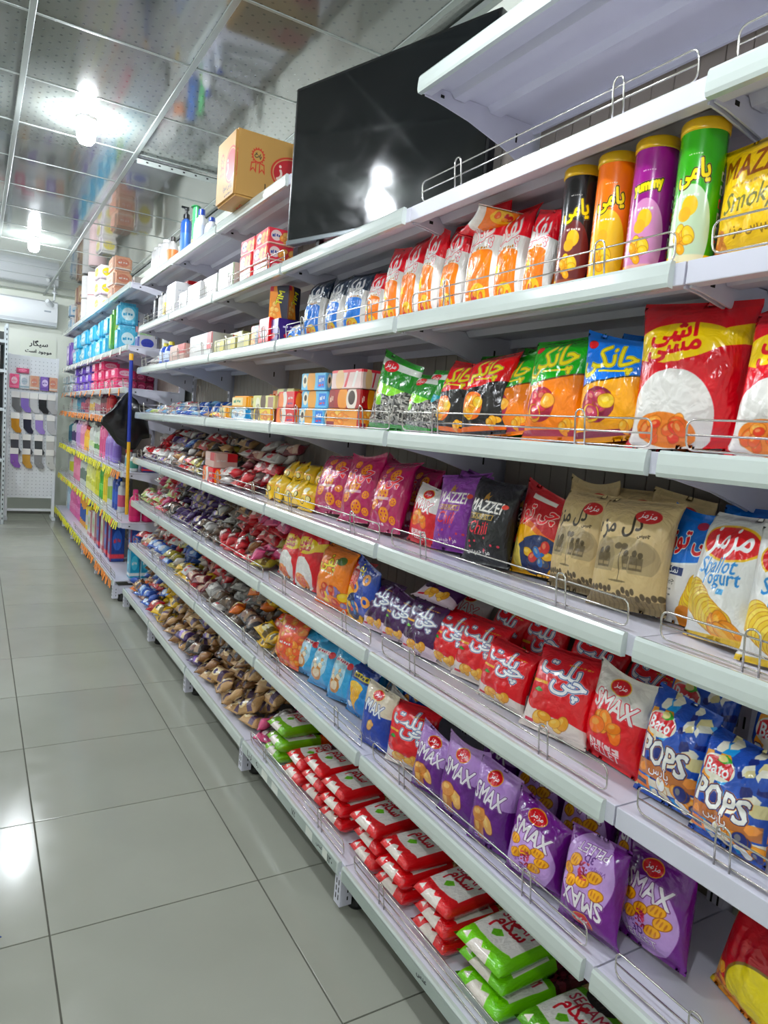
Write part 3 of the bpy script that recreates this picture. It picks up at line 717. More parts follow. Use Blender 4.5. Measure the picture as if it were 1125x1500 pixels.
# boxes and tubes
def box_print(name, w, h, bg, draw, rough=.3):
    c = Cv(w, h, bg); draw(c); print_mat(name, c, rough, bump=0, coat=.3)
def d_bisc(c): c.rect(0, .2, 0, 1, '#8a1418'); c.text('BISCUIT', .11, .5, .6, '#f0dcc8', 90, bold=1) if False else scribble(c, .05, .16, .5, '#f0dcc8', 3, .2); c.ell(.45, .5, .16, .34, '#e89a2c'); c.ell(.72, .5, .16, .36, '#f0e4d8'); c.ell(.72, .56, .1, .2, '#3a1c14')
box_print('dark_red_biscuit_box', 200, 110, '#9c1c1c', d_bisc)
box_print('pink_white_biscuit_box', 200, 110, '#f0d4d0', lambda c: (c.rect(0, 1, .85, 1, '#d83a4a'), c.ell(.3, .5, .14, .3, '#f0c89a'), c.poly([(.45, .1), (.55, .9), (.62, .9), (.52, .1)], '#c83a4a'), c.poly([(.7, .1), (.8, .9), (.87, .9), (.77, .1)], '#f8f4f0')))
box_print('orange_biscuit_box', 200, 110, '#e8a04a', lambda c: (c.chips(.2, .8, .3, .7, 6, ['#d87a1c', '#f0c060', '#e89030'], .13, .7, 3), c.rect(0, .25, 0, .3, '#8a2a3a'), c.rect(.9, 1, 0, 1, '#b01c24')))
box_print('light_blue_biscuit_box', 200, 110, '#7cc4e8', lambda c: (c.rect(.68, .95, .15, .85, '#2a7cd0'), scribble(c, .72, .92, .6, '#f4f4f8', 3, .14), scribble(c, .72, .92, .3, '#e83a4a', 3, .07), c.ell(.42, .5, .16, .42, '#e8a84a'), c.ell(.16, .55, .1, .22, '#f4ecd8'), c.ell(.16, .58, .05, .1, '#3a2a1c')))
box_print('red_wafer_box', 200, 110, '#d01c28', lambda c: (c.ell(.4, .5, .15, .3, '#f4ece4'), c.ell(.2, .4, .15, .3, '#f08a2a'), scribble(c, .62, .9, .6, '#f4ece4', 4, .1), scribble(c, .62, .9, .25, '#2a3a8a', 4, .07)))
box_print('yellow_biscuit_pack', 200, 110, '#f0d41c', lambda c: (c.ell(.2, .5, .12, .3, '#5a3a1c'), c.chips(.45, .8, .3, .7, 5, ['#e89a2c', '#d8801c'], .12, .8, 3), c.rect(.93, 1, 0, 1, '#d8301c')))
box_print('cream_biscuit_pack', 200, 110, '#e4e0a0', lambda c: (c.ell(.5, .5, .12, .4, '#5a4030'), c.rect(.72, .95, .1, .9, '#b08a80'), c.ell(.25, .4, .1, .25, '#f4f0d8')))
box_print('orange_cake_pack', 200, 110, '#f0b02c', lambda c: (c.rect(.1, .7, .2, .85, '#f4e4b0'), scribble(c, .2, .6, .55, '#3a8a6a', 4, .15)))
box_print('blue_cookie_pack', 200, 110, '#3a9ac8', lambda c: (c.ell(.5, .6, .38, .35, '#d8e8f0'), c.chips(.3, .7, .4, .7, 5, ['#b8c8d8', '#6a8ab0', '#f4f4f4'], .1, .8, 2)))
box_print('rose_tea_box', 150, 100, '#d83a50', lambda c: (c.ell(.3, .55, .2, .22, '#f4dcd8'), scribble(c, .15, .45, .55, '#3a4a8a', 4, .12), c.chips(.55, .95, .15, .7, 6, ['#f09a4a', '#f4b86a', '#e87a3a'], .13, .8, 4), c.rect(0, 1, 0, .1, '#f0c8b8')))
box_print('white_carton', 150, 120, '#ecebea', lambda c: (scribble(c, .15, .85, .75, '#b8c0c8', 8, .02), scribble(c, .15, .7, .55, '#c8c8d0', 8, .03), scribble(c, .15, .85, .25, '#c0c8cc', 9, .015)))
box_print('white_green_carton', 150, 120, '#e8ece6', lambda c: (c.rect(.9, 1, 0, 1, '#7ab24a'), scribble(c, .15, .8, .7, '#a8c0b0', 8, .02), scribble(c, .15, .8, .4, '#b0c0b8', 8, .02)))
box_print('red_top_carton', 120, 180, '#ece4e0', lambda c: (c.rect(0, 1, .72, 1, '#c01c24'), scribble(c, .2, .8, .85, '#f4d8d0', 4, .05), c.rect(.0, 1, .55, .72, '#d89a3a'), scribble(c, .15, .8, .3, '#d0a8a8', 6, .02)))
box_print('white_red_carton', 200, 110, '#ecebe8', lambda c: (c.rect(.8, 1, .3, 1, '#d0202c'), scribble(c, .15, .7, .6, '#c0c4c8', 6, .05)))
box_print('pink_red_carton', 170, 110, '#ecc8bc', lambda c: (c.rect(.55, 1, .45, 1, '#c81c28'), scribble(c, .1, .5, .5, '#f4ece8', 5, .08)))
def d_tuc(c): c.poly([(0, 0), (.7, 0), (.35, 1), (0, 1)], '#f09a3c'); c.chips(.1, .4, .1, .5, 5, ['#f4c070', '#e8a04a'], .14, .8, 3); c.text('TIM', .55, .64, .66, '#f0e83a', 75, bold=3, outs=(('#1a1428', 2),)); c.rect(0, .2, .85, 1, '#d0304a')
box_print('dark_cracker_box', 110, 180, '#1e1a34', d_tuc)
box_print('red_candy_box', 120, 160, '#cc1c26', lambda c: (c.ell(.5, .4, .3, .2, '#f4f0ec'), scribble(c, .2, .8, .75, '#f8ece8', 4, .06)))
box_print('purple_candy_box', 120, 160, '#3a2470', lambda c: (scribble(c, .2, .8, .7, '#e8e0f4', 4, .05), c.ell(.5, .35, .25, .16, '#c8304a')))
box_print('gold_pack', 180, 110, '#cfc98a', lambda c: (scribble(c, .1, .6, .7, '#f4f2e0', 4, .1), c.ell(.75, .5, .18, .3, '#e8d83a'), c.rect(0, 1, 0, .12, '#5a6a3a')))
def d_carton(c):
    for i in range(16):
        a = i * math.pi / 8; c.poly([(.30 + .075 * math.cos(a - .2), .66 + .095 * math.sin(a - .2)), (.30 + .10 * math.cos(a), .66 + .13 * math.sin(a)), (.30 + .075 * math.cos(a + .2), .66 + .095 * math.sin(a + .2))], '#b83a24')
    c.ell(.30, .66, .078, .078, '#b83a24'); c.ell(.30, .66, .066, .066, '#c09a5a'); c.text('یارخ', .30, .66, .09, '#2a2218', -20, bold=1)
    for s_ in (-1, 1): c.poly([(.30 + .02 * s_, .57), (.30 + .09 * s_, .55), (.30 + .10 * s_, .40), (.30 + .06 * s_, .46), (.30 + .02 * s_, .40)], '#b83a24'); c.poly([(.30 + .03 * s_, .55), (.30 + .08 * s_, .53), (.30 + .085 * s_, .45), (.30 + .06 * s_, .48), (.30 + .035 * s_, .44)], '#c09a5a')
    c.ell(.78, .50, .30, .21, '#b83a24'); c.ell(.78, .50, .275, .19, '#c8a070'); c.ell(.78, .50, .26, .175, '#b01c2a'); c.text('ز', .6, .50, .07, '#f0dcd0', bold=4)
    c.text('پروتین سویا', .66, .2, .5, '#2a2218', bold=1); scribble(c, .5, .9, .08, '#2a2218', 9, .02)
box_print('cardboard_box_print', 260, 200, '#bd965a', d_carton, .7)

def can_print(name, bg, low, word, fa, accent):
    c = Cv(360, 260, bg); c.below(lambda x: .06, '#f0c41c'); c.ell(.5, .22, .16, .26, low, 0, .8); c.chips(.42, .55, .1, .22, 8, [accent, '#f4d02c', '#f0b01c'], .045, .7, 3); c.ell(.5, .42, .055, .055, '#f8c81e'); c.ell(.47, .36, .045, .04, '#f4b81c')
    c.text(word, .5, .66, .22, '#f6dc2a', 8, bold=4, outs=(('#1c1410', 4), ('#f4e8a0', 1)), sy=1.1); scribble(c, .44, .56, .50, '#f0ece4', 6, .012); scribble(c, .45, .55, .8, '#f0ece4', 6, .005)
    for i in range(6): c.rect(.72, .78, .12 + .1 * i, .19 + .1 * i, '#e8e4e0' if i % 3 else '#d84a3a'); c.rect(.735, .765, .13 + .1 * i, .17 + .1 * i, bg)
    for i in range(9): c.rect(.28, .36, .12 + .05 * i, .135 + .05 * i, '#e8e4e0', .5)
    print_mat(name, c, .22, bump=0, coat=.5)
can_print('black_can_print', '#1c1a1c', '#7a2a2a', 'یامی', 1, '#d83a4a'); can_print('orange_can_print', '#ee7a14', '#f8d83a', 'یامی', 1, '#f8e04a')
can_print('purple_can_print', '#8a1878', '#e8b0d0', 'yummy', 0, '#f0a03a'); can_print('green_can_print', '#3a9a12', '#f0f0ec', 'یامی', 1, '#2a8a3a')

# small wrapped pieces
def small(name, bg, c2, c3, seed=1, rough=.2, word=0):
    g = random.Random(seed); c = Cv(96, 64, bg); c.ell(g.uniform(.3, .6), g.uniform(.4, .6), .26, .2, c2, g.uniform(-30, 30)); c.rect(.55, .8, .1, .9, c3, .8); c.ell(.25, .5, .1, .12, c3); scribble(c, .3, .6, .5, '#f4f0ec', 4, .08)
    print_mat(name, c, rough, bump=.3, bscale=12, coat=.5)
for a in (('wrap_red', '#b81c28', '#e8d8d0', '#7a1018'), ('wrap_white', '#dcd8d4', '#c04a50', '#b8b0ac'), ('wrap_purple', '#3c2058', '#8a6ab0', '#e0c890'), ('wrap_dark', '#2c2226', '#6a4a40', '#a88a6a'),
          ('wrap_yellow', '#e4bc18', '#f4e8b0', '#4a3a10'), ('wrap_blue', '#2450a0', '#d8e0ee', '#8ab0dc'), ('wrap_brown', '#8a6238', '#d8b888', '#2a2040'), ('wrap_tan', '#b89468', '#e4d0a8', '#3c2c58'),
          ('wrap_pink', '#c84a7a', '#f0d8dc', '#8a2a5a'), ('wrap_maroon', '#6a1a24', '#c89a8a', '#e0c8b0'), ('wrap_green', '#b8c880', '#f0ecd8', '#c03a3a'), ('wrap_orange', '#e07a1c', '#f4d890', '#a03a14'),
          ('wrap_silver', '#b4b0ac', '#e4e0dc', '#7a7472'), ('wrap_lightblue', '#8ab4d0', '#eef2f4', '#3a6ab0'), ('wrap_cocoa', '#54402f', '#8a7460', '#3a2c22'), ('wrap_olive', '#a89a3a', '#e8e0a0', '#5a4a1a')):
    small(*a, seed=len(PRINT))

# ================================================================ product meshes
def grid_uv_mesh(name, P, UV, flip=False, smooth=True):
    """P: (nv,nu,3), closed pillow made of a front and a back sheet"""
    F_, B_ = P; nv, nu = F_.shape[:2]
    V = np.concatenate([F_.reshape(-1, 3), B_.reshape(-1, 3)])
    faces = []; off = nv * nu
    for j in range(nv - 1):
        for i in range(nu - 1):
            a = j * nu + i; faces.append((a, a + 1, a + nu + 1, a + nu)); b = a + off; faces.append((b, b + nu, b + nu + 1, b + 1))
    me = bpy.data.meshes.new(name); me.from_pydata(V.tolist(), [], faces)
    uvl = me.uv_layers.new(name='UVMap'); uv = np.concatenate([UV.reshape(-1, 2), UV.reshape(-1, 2) * [-1, 1] + [1, 0]])
    idx = np.empty(len(me.loops), int); me.loops.foreach_get('vertex_index', idx)
    uvl.data.foreach_set('uv', uv[idx].astype(np.float32).ravel())
    bm = bmesh.new(); bm.from_mesh(me); bmesh.ops.remove_doubles(bm, verts=bm.verts, dist=1e-4); bm.to_mesh(me); bm.free()
    me.shade_smooth(); me.update(); return me

def pillow(name, seed, nu=26, nv=34, seal=.05, shrink=.12, wr=.05, dent=.05, low=.85, curl=0.0, px=3.0, peak=.03, crease=5, pe=.6):
    """unit sealed bag: width 1 (x), height 1 (z), depth 1 (y), front towards -y"""
    g = np.random.RandomState(seed)
    u = np.linspace(-1, 1, nu)[None, :]; v = np.linspace(0, 1, nv)[:, None]
    q = np.clip((v - seal) / (1 - 2 * seal), 0, 1)
    Pq = np.clip(np.sin(np.pi * q ** low), 0, 1) ** pe
    Pq = np.where((q <= 0) | (q >= 1), 0, Pq)
    C = np.clip(1 - np.abs(u) ** px, 0, 1) ** .55
    sheets = []
    edge = np.exp(-q / .13) + np.exp(-(1 - q) / .13)
    flat = (q <= 0) | (q >= 1)
    lines = [(g.uniform(-.7, .7), g.uniform(.15, .85), g.uniform(0, np.pi), g.uniform(.4, 1)) for _ in range(crease)]
    ph = g.uniform(0, 6.28, 4); kk = g.uniform(5, 13, 4)
    for sgn in (-1, 1):
        Y = sgn * .5 * Pq * C
        w = sum(np.sin(kk[i] * u + ph[i] + sgn) for i in range(4)) / 4
        Y = Y + np.where(flat, 0, wr * w * edge * np.minimum(1, q * 14) * np.minimum(1, (1 - q) * 14) * np.clip(C * 1.5, 0, 1))
        nz = np.sin(3.1 * u + 4 * v + ph[0]) * np.sin(5.3 * v - 2 * u + ph[1])
        Y = Y + sgn * dent * nz * Pq * C
        for (lx, ly, la, ls) in lines:
            d = (u - lx) * np.cos(la) + (v - ly) * 1.6 * np.sin(la); t = -(u - lx) * np.sin(la) + (v - ly) * 1.6 * np.cos(la)
            Y = Y + sgn * .085 * ls * (np.abs(d) * 9 - .5) * np.exp(-(d / .16) ** 2) * np.exp(-(t / .5) ** 2) * Pq * C
        sheets.append(Y)
    X = .5 * u * (1 - shrink * Pq) + 0 * v
    Z = v + peak * (g.uniform(-1, 1) * u * v ** 3 + g.uniform(-.5, 1) * (u ** 2) * v ** 4) + .25 * peak * (g.uniform(-1, 1) * u * (1 - v) ** 3)
    bend = curl * np.clip(v - .8, 0, 1) ** 2 * 12 + g.uniform(-.25, .25) * np.clip(v - .88, 0, 1) * 6 * u
    bend = bend + g.uniform(-.2, .1) * np.clip(.1 - v, 0, 1) * 6
    out = [np.stack([X, Y + bend, Z], -1) for Y in sheets]
    uv = np.stack([(u + 1) / 2 + 0 * v, v + 0 * u], -1)
    return grid_uv_mesh(name, out, uv)
BAGS = [pillow('crisp_bag', s, 30, 40, curl=cu, peak=pk, crease=9, wr=.07) for s, cu, pk in ((1, .1, .05), (2, .45, .08), (3, -.2, .09), (4, .3, .06), (5, 0, .12), (6, .6, .08))]
TALL = [pillow('gourmet_bag', s, shrink=.2, wr=.08, low=.75, curl=.3, peak=.05, crease=9) for s in (21, 22, 23)]
BRICK = [pillow('pulse_pack', s, 18, 24, seal=.04, shrink=.05, wr=.06, dent=.03, low=1.0, px=9, peak=.02, crease=3, pe=.14) for s in (31, 32, 33)]
SMALLP = [pillow('wrapped_piece', s, 11, 9, seal=.1, shrink=.1, wr=.10, dent=.1, low=1, px=3, peak=.08, crease=3) for s in (41, 42, 43, 44)]
SACK = [pillow('soft_pack', s, 16, 18, seal=.03, shrink=.04, wr=.09, dent=.05, low=1.0, px=6, peak=.03, crease=4, pe=.3) for s in (51, 52)]

VCO = {}
def low_z(me, R_, sc):
    if me.name not in VCO:
        v = np.empty(len(me.vertices) * 3); me.vertices.foreach_get('co', v); VCO[me.name] = v.reshape(-1, 3)
    r = np.array(R_.to_3x3())[2] * np.array(sc)
    return float((VCO[me.name] @ r).min())
def set_bag(name, me, pm, x, y, z, w, h, d, yaw=0, lean=8, roll=0, label='', cat='crisp bag', group=None):
    """bag standing on z with its printed face towards the aisle"""
    o = link(name, me, None, (x, y, z), m=PRINT[pm])
    o.rotation_mode = 'XYZ'
    R_ = Matrix.Rotation(math.radians(-90 + yaw), 4, 'Z') @ Matrix.Rotation(math.radians(-lean), 4, 'X') @ Matrix.Rotation(math.radians(roll), 4, 'Y')
    o.rotation_euler = R_.to_euler(); o.scale = (w, d, h)
    o.location.z = z - low_z(me, R_, (w, d, h)) + .0005
    return tag(o, label, cat, group)

def bag_px(pm, sh, uL, uR, vT, vB, xc, label, name='crisp_bag', me=None, d=.07, yaw=0, lean=8, roll=0, group=None, wk=1.0, hk=1.0, cat='crisp bag'):
    z = SHELF_Z[sh]; vm = (vT + vB) / 2
    yl, yr = at(uL, vm, 'x', xc)[1], at(uR, vm, 'x', xc)[1]
    zt = at((uL + uR) / 2, vT, 'x', xc + .02)[2]
    h = (zt - z) / math.cos(math.radians(lean)) * hk
    return set_bag(name, me, pm, xc, (yl + yr) / 2, z, (yl - yr) * wk, h, d, yaw, lean, roll, label, cat, group)
B = BAGS

# ---- sixth shelf: tube cans, puff bags
can_parts = {}
def can_mesh():
    n = 32; prof = [(.0365, .010), (.0372, .012), (.0372, .232), (.0365, .234)]
    b = MB(); V = []; F = []
    me = bpy.data.meshes.new('can_body')
    for r, z in prof: V += [(r * math.cos(2 * math.pi * j / n), r * math.sin(2 * math.pi * j / n), z) for j in range(n + 1)]
    for i in range(3):
        F += [(i * (n + 1) + j, i * (n + 1) + j + 1, (i + 1) * (n + 1) + j + 1, (i + 1) * (n + 1) + j) for j in range(n)]
    me.from_pydata(V, [], F); uvl = me.uv_layers.new(name='UVMap')
    for p in me.polygons:
        for li in p.loop_indices:
            vi = me.loops[li].vertex_index; i, j = divmod(vi, n + 1); uvl.data[li].uv = (j / n, (prof[i][1] - .01) / .224)
    me.shade_smooth(); return me
can_me = can_mesh()
M_LID = mat('yellow_lid', '#eab818', 0.3)
M_METAL = mat('can_rim_metal', '#c8c8c8', .25, metal=1)
lid_me = MB().lathe([(.0375, .228), (.0392, .230), (.0392, .244), (.037, .248), (.034, .249), (.033, .246), (.005, .246)], 32).mesh('lid', (M_LID,), SM)
rim_me = MB().lathe([(.0372, 0), (.0384, .002), (.0384, .008), (.0368, .012)], 32).mesh('base_rim', (mat('yellow_base', '#e8c040', .35),), SM)
for pm, uL, uR, lab, rz in (('green_can_print', 975, 1072, 'green tube can with yellow lid beside the yellow bag', 138), ('purple_can_print', 920, 995, 'purple tube can with yellow lid', 142), ('orange_can_print', 866, 940, 'orange tube can with yellow lid', 145), ('black_can_print', 822, 885, 'black tube can with yellow lid, last of the row', 148)):
    y = at((uL + uR) / 2, 300, 'x', 1.085)[1] + .004
    e = empty('tube_can', (1.085, y, SHELF_Z['s6']), lab, 'can', 'tube cans on the sixth shelf', rz=math.radians(rz - 118))
    e.scale = (1.04, 1.04, 1.01)
    link('can_body', can_me, e, m=PRINT[pm]); link('lid', lid_me, e); link('base_rim', rim_me, e)
bag_px('yellow_smoky_bag', 's6', 1060, 1165, 205, 365, 1.09, 'yellow smoky crisp bag beside the green can', me=TALL[0], d=.06, lean=6, roll=-4, wk=1.15)
PF = [(770, 808, 312, 420), (727, 770, 307, 430), (684, 733, 307, 440), (645, 682, 332, 440), (615, 645, 340, 445), (590, 618, 352, 455), (565, 590, 368, 460), (538, 562, 402, 470)]
PFL = ['red and orange puff bag nearest the black can', 'second red and orange puff bag from the black can', 'large front red and orange puff bag under the lying one', 'fourth red and orange puff bag from the black can',
       'fifth red and orange puff bag from the black can', 'sixth red and orange puff bag from the black can', 'seventh red and orange puff bag from the black can', 'last red and orange puff bag, next to the blue ones']
for k, (a, b_, c_, d_) in enumerate(PF):
    bag_px('red_orange_puff_bag', 's6', a, b_, c_, d_, 1.09 + (.012 if k % 2 else 0), PFL[k], 'puff_bag', B[k % 6], d=.055, yaw=rnd.uniform(-4, 10), lean=7, roll=rnd.uniform(-3, 3), group='red and orange puff bags', wk=1.0)
o = set_bag('puff_bag', B[1], 'red_orange_puff_bag', 1.20, 1.40, 2.0, .15, .17, .04, 10, 80, 0, 'red puff bag lying on top of the standing ones', 'crisp bag', 'red and orange puff bags'); o.location.z = 1.955
o.rotation_euler = (math.radians(-98), math.radians(4), math.radians(-20)); o.location = (1.09, 1.36, 2.005)
for k, y in enumerate((1.30, 1.42, 1.54, 1.66)):
    set_bag('puff_bag', B[(k + 2) % 6], 'red_orange_puff_bag', 1.20, y, SHELF_Z['s6'], .12, .205, .055, rnd.uniform(-8, 8), 6, 0, 'red and orange puff bag in the second row, %s the cans' % ['closest to', 'second from', 'third from', 'fourth from'][k], 'crisp bag', 'red and orange puff bags')
set_bag('snack_bag', B[0], 'orange_snack_bag', 1.19, 1.20, SHELF_Z['s6'], .12, .185, .05, 0, 5, 0, 'plain orange bag standing behind the black can', 'crisp bag')
for k, (a, b_, c_, d_) in enumerate([(505, 538, 402, 472), (475, 508, 410, 478), (447, 476, 412, 482)]):
    bag_px('blue_white_puff_bag', 's6', a, b_, c_, d_, 1.09, ['blue and white puff bag nearest the orange ones', 'middle one of the three blue and white puff bags', 'blue and white puff bag nearest the dark cracker box'][k], 'puff_bag', B[(k * 2 + 1) % 6], d=.06, yaw=rnd.uniform(-5, 10), lean=8, group='blue and white puff bags', wk=.85)
for k, (u_, v_) in enumerate(((437, 475), (428, 478))):
    p = at(u_, v_, 'x', 1.075)
    set_bag('puff_bag', B[k], 'blue_white_puff_bag', 1.075, p[1], SHELF_Z['s6'], .10, .10, .05, 5, 30, 0, ['small blue bag slumped at the front below the cracker box', 'smaller blue bag slumped left of the other, below the cracker box'][k], 'crisp bag', 'blue and white puff bags')

# ---- boxes
def box_mesh(name='carton', c=.03):
    bm = bmesh.new(); bmesh.ops.create_cube(bm, size=1)
    for v in bm.verts: v.co.z += .5
    uv = bm.loops.layers.uv.new('UVMap')
    bmesh.ops.bevel(bm, geom=bm.edges[:], offset=c, segments=2, affect='EDGES')
    for f in bm.faces:
        n_ = f.normal
        for l in f.loops:
            p = l.vert.co
            if abs(n_.y) > .7: l[uv].uv = ((p.x if n_.y < 0 else -p.x) + .5, p.z)
            elif abs(n_.x) > .7: l[uv].uv = ((p.y * (1 if n_.x > 0 else -1)) + .5, p.z)
            else: l[uv].uv = (p.x + .5, (p.y + .5))
    me = bpy.data.meshes.new(name); bm.to_mesh(me); bm.free(); me.shade_smooth(); me.set_sharp_from_angle(angle=math.radians(40)); return me
BOXM = box_mesh()
SOFTB = box_mesh('soft_pack', .12)
def set_box(name, pm, x, y, z, w, d, h, label, cat='box', group=None, yaw=0, me=None):
    o = link(name, me or BOXM, None, (x, y, z + .0008), (0, 0, math.radians(-90 + yaw)), (w, d, h), m=PRINT[pm]); return tag(o, label, cat, group)
def stack(name, pms, x, y, z, w, d, h, labels, cat, group, yaw=0, me=None):
    for k, pm in enumerate(pms): set_box(name, pm, x + rnd.uniform(-.004, .004), y + rnd.uniform(-.004, .004), z + k * (h + .0015), w, d, h, labels[k], cat, group, yaw + rnd.uniform(-3, 3), me)

z6 = SHELF_Z['s6']
Y = lambda u, v, x: float(at(u, v, 'x', x)[1])
yb = Y(424, 440, 1.12)
set_box('candy_box', 'purple_candy_box', 1.10, yb - .01, z6, .13, .10, .105, 'dark purple candy box under the cracker box', 'box')
set_box('cracker_box', 'dark_cracker_box', 1.10, yb, z6 + .107, .11, .07, .135, 'tall dark blue and orange cracker box on top of a candy box', 'box', yaw=25)
set_box('candy_box', 'red_candy_box', 1.09, Y(403, 480, 1.09), z6, .12, .10, .115, 'red candy box left of the purple candy box', 'box')
set_box('candy_box', 'dark_cracker_box', 1.10, Y(388, 480, 1.10), z6, .10, .09, .10, 'brown and dark cracker box left of the red candy box', 'box')
for k, u_ in enumerate((372, 352, 336)):
    set_box('sweet_pack', 'gold_pack', 1.10, Y(u_, 490, 1.10), z6, .17, .10, .075, ['gold sweet pack nearest the cracker boxes', 'middle gold sweet pack on the sixth shelf', 'gold sweet pack next to the white cartons'][k], 'pack', 'gold sweet packs')
set_box('sweet_pack', 'gold_pack', 1.22, Y(356, 475, 1.22), z6, .3, .10, .14, 'tall olive gold pack behind the low gold ones', 'pack', 'gold sweet packs')
set_box('carton', 'white_red_carton', 1.12, Y(312, 495, 1.12), z6, .44, .14, .13, 'long white carton with red end on the sixth shelf', 'box')
set_box('carton', 'pink_red_carton', 1.10, Y(277, 503, 1.10), z6, .36, .14, .10, 'pink carton with red corner on the sixth shelf', 'box')

# ---- seventh shelf
z7 = SHELF_Z['s7']
for ci, (u_, n_) in enumerate(((402, 3), (380, 3))):
    stack('tea_box', ['rose_tea_box'] * n_, 1.10, Y(u_, 360, 1.10), z7, .17, .12, .066, ['bottom rose red tea box of the %s stack' % ['right', 'left'][ci], 'middle rose red tea box of the %s stack' % ['right', 'left'][ci], 'top rose red tea box of the %s stack' % ['right', 'left'][ci]], 'box', 'rose red tea boxes')
for ci in range(3):
    set_box('tea_box', 'red_candy_box', 1.22, 2.30 + .13 * ci, z7, .12, .10, .075, ['dark red tea box low behind the television, rightmost', 'dark red tea box low behind the television, middle', 'dark red tea box low behind the television, next to the rose boxes'][ci], 'box', 'dark red tea boxes')
set_box('carton', 'white_green_carton', 1.11, Y(350, 393, 1.11), z7, .24, .13, .135, 'white carton with green edge beside the tea boxes', 'box', 'white cartons')
set_box('carton', 'white_carton', 1.11, Y(326, 400, 1.11), z7, .26, .13, .125, 'white carton between the green edged one and the gap', 'box', 'white cartons')
set_box('carton', 'white_carton', 1.09, Y(302, 413, 1.09), z7, .26, .13, .115, 'white carton left of the wire clips', 'box', 'white cartons')
set_box('carton', 'white_carton', 1.09, Y(284, 422, 1.09), z7, .18, .12, .105, 'smaller white carton in front of the red topped one', 'box', 'white cartons')
set_box('carton', 'red_top_carton', 1.17, Y(281, 405, 1.17), z7, .30, .12, .22, 'tall white carton with a red top', 'box')
set_box('carton', 'white_carton', 1.10, Y(266, 425, 1.10), z7, .22, .13, .20, 'tall white carton at the left of the red topped one', 'box', 'white cartons')

# ---- fifth shelf
z5 = SHELF_Z['s5']
bag_px('red_bag_yellow_band', 's5', 942, 1098, 440, 662, 1.10, 'large red crisp bag with yellow band and white patch', me=B[0], d=.09, yaw=14, lean=6, roll=-3, wk=1.0, hk=.96, group='large red crisp bags')
set_bag('crisp_bag', B[3], 'red_bag_yellow_band', 1.085, .605, z5, .21, .24, .09, 6, 8, 0, 'large red crisp bag cut by the right edge of the picture', 'crisp bag', 'large red crisp bags')
set_bag('crisp_bag', B[2], 'red_bag_yellow_band', 1.20, .84, z5, .20, .255, .08, 0, 6, 0, 'large red crisp bag behind the front one', 'crisp bag', 'large red crisp bags')
G5 = 'cartoon style snack bags on the fifth shelf'
bag_px('blue_yellow_snack_bag', 's5', 856, 948, 505, 655, 1.08, 'blue and yellow snack bag on the fifth shelf', 'snack_bag', B[4], d=.075, yaw=10, lean=8, roll=-4, wk=1.04)
bag_px('green_orange_snack_bag', 's5', 777, 857, 497, 650, 1.08, 'front green and orange snack bag', 'snack_bag', B[1], d=.075, yaw=6, lean=7, roll=-3, group='green and orange snack bags', wk=1.04)
bag_px('green_orange_snack_bag', 's5', 716, 785, 528, 640, 1.10, 'green and orange snack bag half hidden beside the red and black ones', 'snack_bag', B[2], d=.07, yaw=-4, lean=12, roll=-6, group='green and orange snack bags')
bag_px('green_orange_snack_bag', 's5', 835, 900, 520, 640, 1.19, 'green and orange snack bag in the row behind', 'snack_bag', B[3], d=.07, lean=5, group='green and orange snack bags')
bag_px('blue_yellow_snack_bag', 's5', 890, 950, 495, 640, 1.19, 'blue and yellow snack bag behind the front one', 'snack_bag', B[0], d=.07, lean=5)
bag_px('red_black_snack_bag', 's5', 682, 745, 522, 640, 1.08, 'red and black snack bag next to the green ones', 'snack_bag', B[5], d=.075, yaw=4, lean=9, roll=-4, group='red and black snack bags')
bag_px('red_black_snack_bag', 's5', 636, 690, 532, 635, 1.10, 'red and black snack bag next to the seed bags', 'snack_bag', B[0], d=.075, yaw=0, lean=12, roll=3, group='red and black snack bags')
bag_px('teal_seed_bag', 's5', 620, 655, 543, 630, 1.10, 'teal topped seed bag behind the grey seeds', 'seed_bag', B[3], d=.055, lean=8, group='seed bags', cat='seed bag', wk=1.1)
bag_px('green_seed_bag', 's5', 594, 634, 552, 630, 1.085, 'smaller green seed bag in the middle', 'seed_bag', B[1], d=.055, lean=9, roll=4, group='seed bags', cat='seed bag')
bag_px('green_seed_bag', 's5', 545, 600, 528, 625, 1.08, 'big green seed bag with avocado picture beside the biscuit boxes', 'seed_bag', B[4], d=.06, yaw=5, lean=8, roll=4, group='seed bags', cat='seed bag')
for k, yy in enumerate((1.38, 1.56)):
    set_bag('seed_bag', B[k], 'green_seed_bag', 1.24, yy, z5, .15, .24, .06, 0, 5, 0, ['dark green seed bag high at the back, behind the red bags', 'dark green seed bag high at the back, behind the teal one'][k], 'seed bag', 'seed bags')
yB = Y(517, 585, 1.09)
stack('biscuit_box', ['orange_biscuit_box', 'dark_red_biscuit_box', 'pink_white_biscuit_box'], 1.10, yB, z5, .215, .085, .063, ['orange biscuit box at the bottom of the right stack', 'dark red biscuit box in the middle of the right stack', 'pink and white biscuit box on top of the right stack'], 'box', 'biscuit boxes', 3)
stack('biscuit_box', ['light_blue_biscuit_box'] * 3, 1.10, Y(470, 580, 1.09), z5, .19, .085, .062, ['light blue biscuit box at the bottom of its stack', 'light blue biscuit box in the middle of its stack', 'light blue biscuit box on top of its stack'], 'box', 'biscuit boxes', 3)
stack('wafer_box', ['red_wafer_box'] * 2, 1.10, Y(431, 595, 1.09), z5, .19, .09, .062, ['lower red wafer box', 'upper red wafer box'], 'box', 'wafer boxes')
set_box('biscuit_pack', 'cream_biscuit_pack', 1.22, Y(430, 575, 1.22), z5, .2, .08, .155, 'cream biscuit pack showing above the red wafer boxes', 'pack')
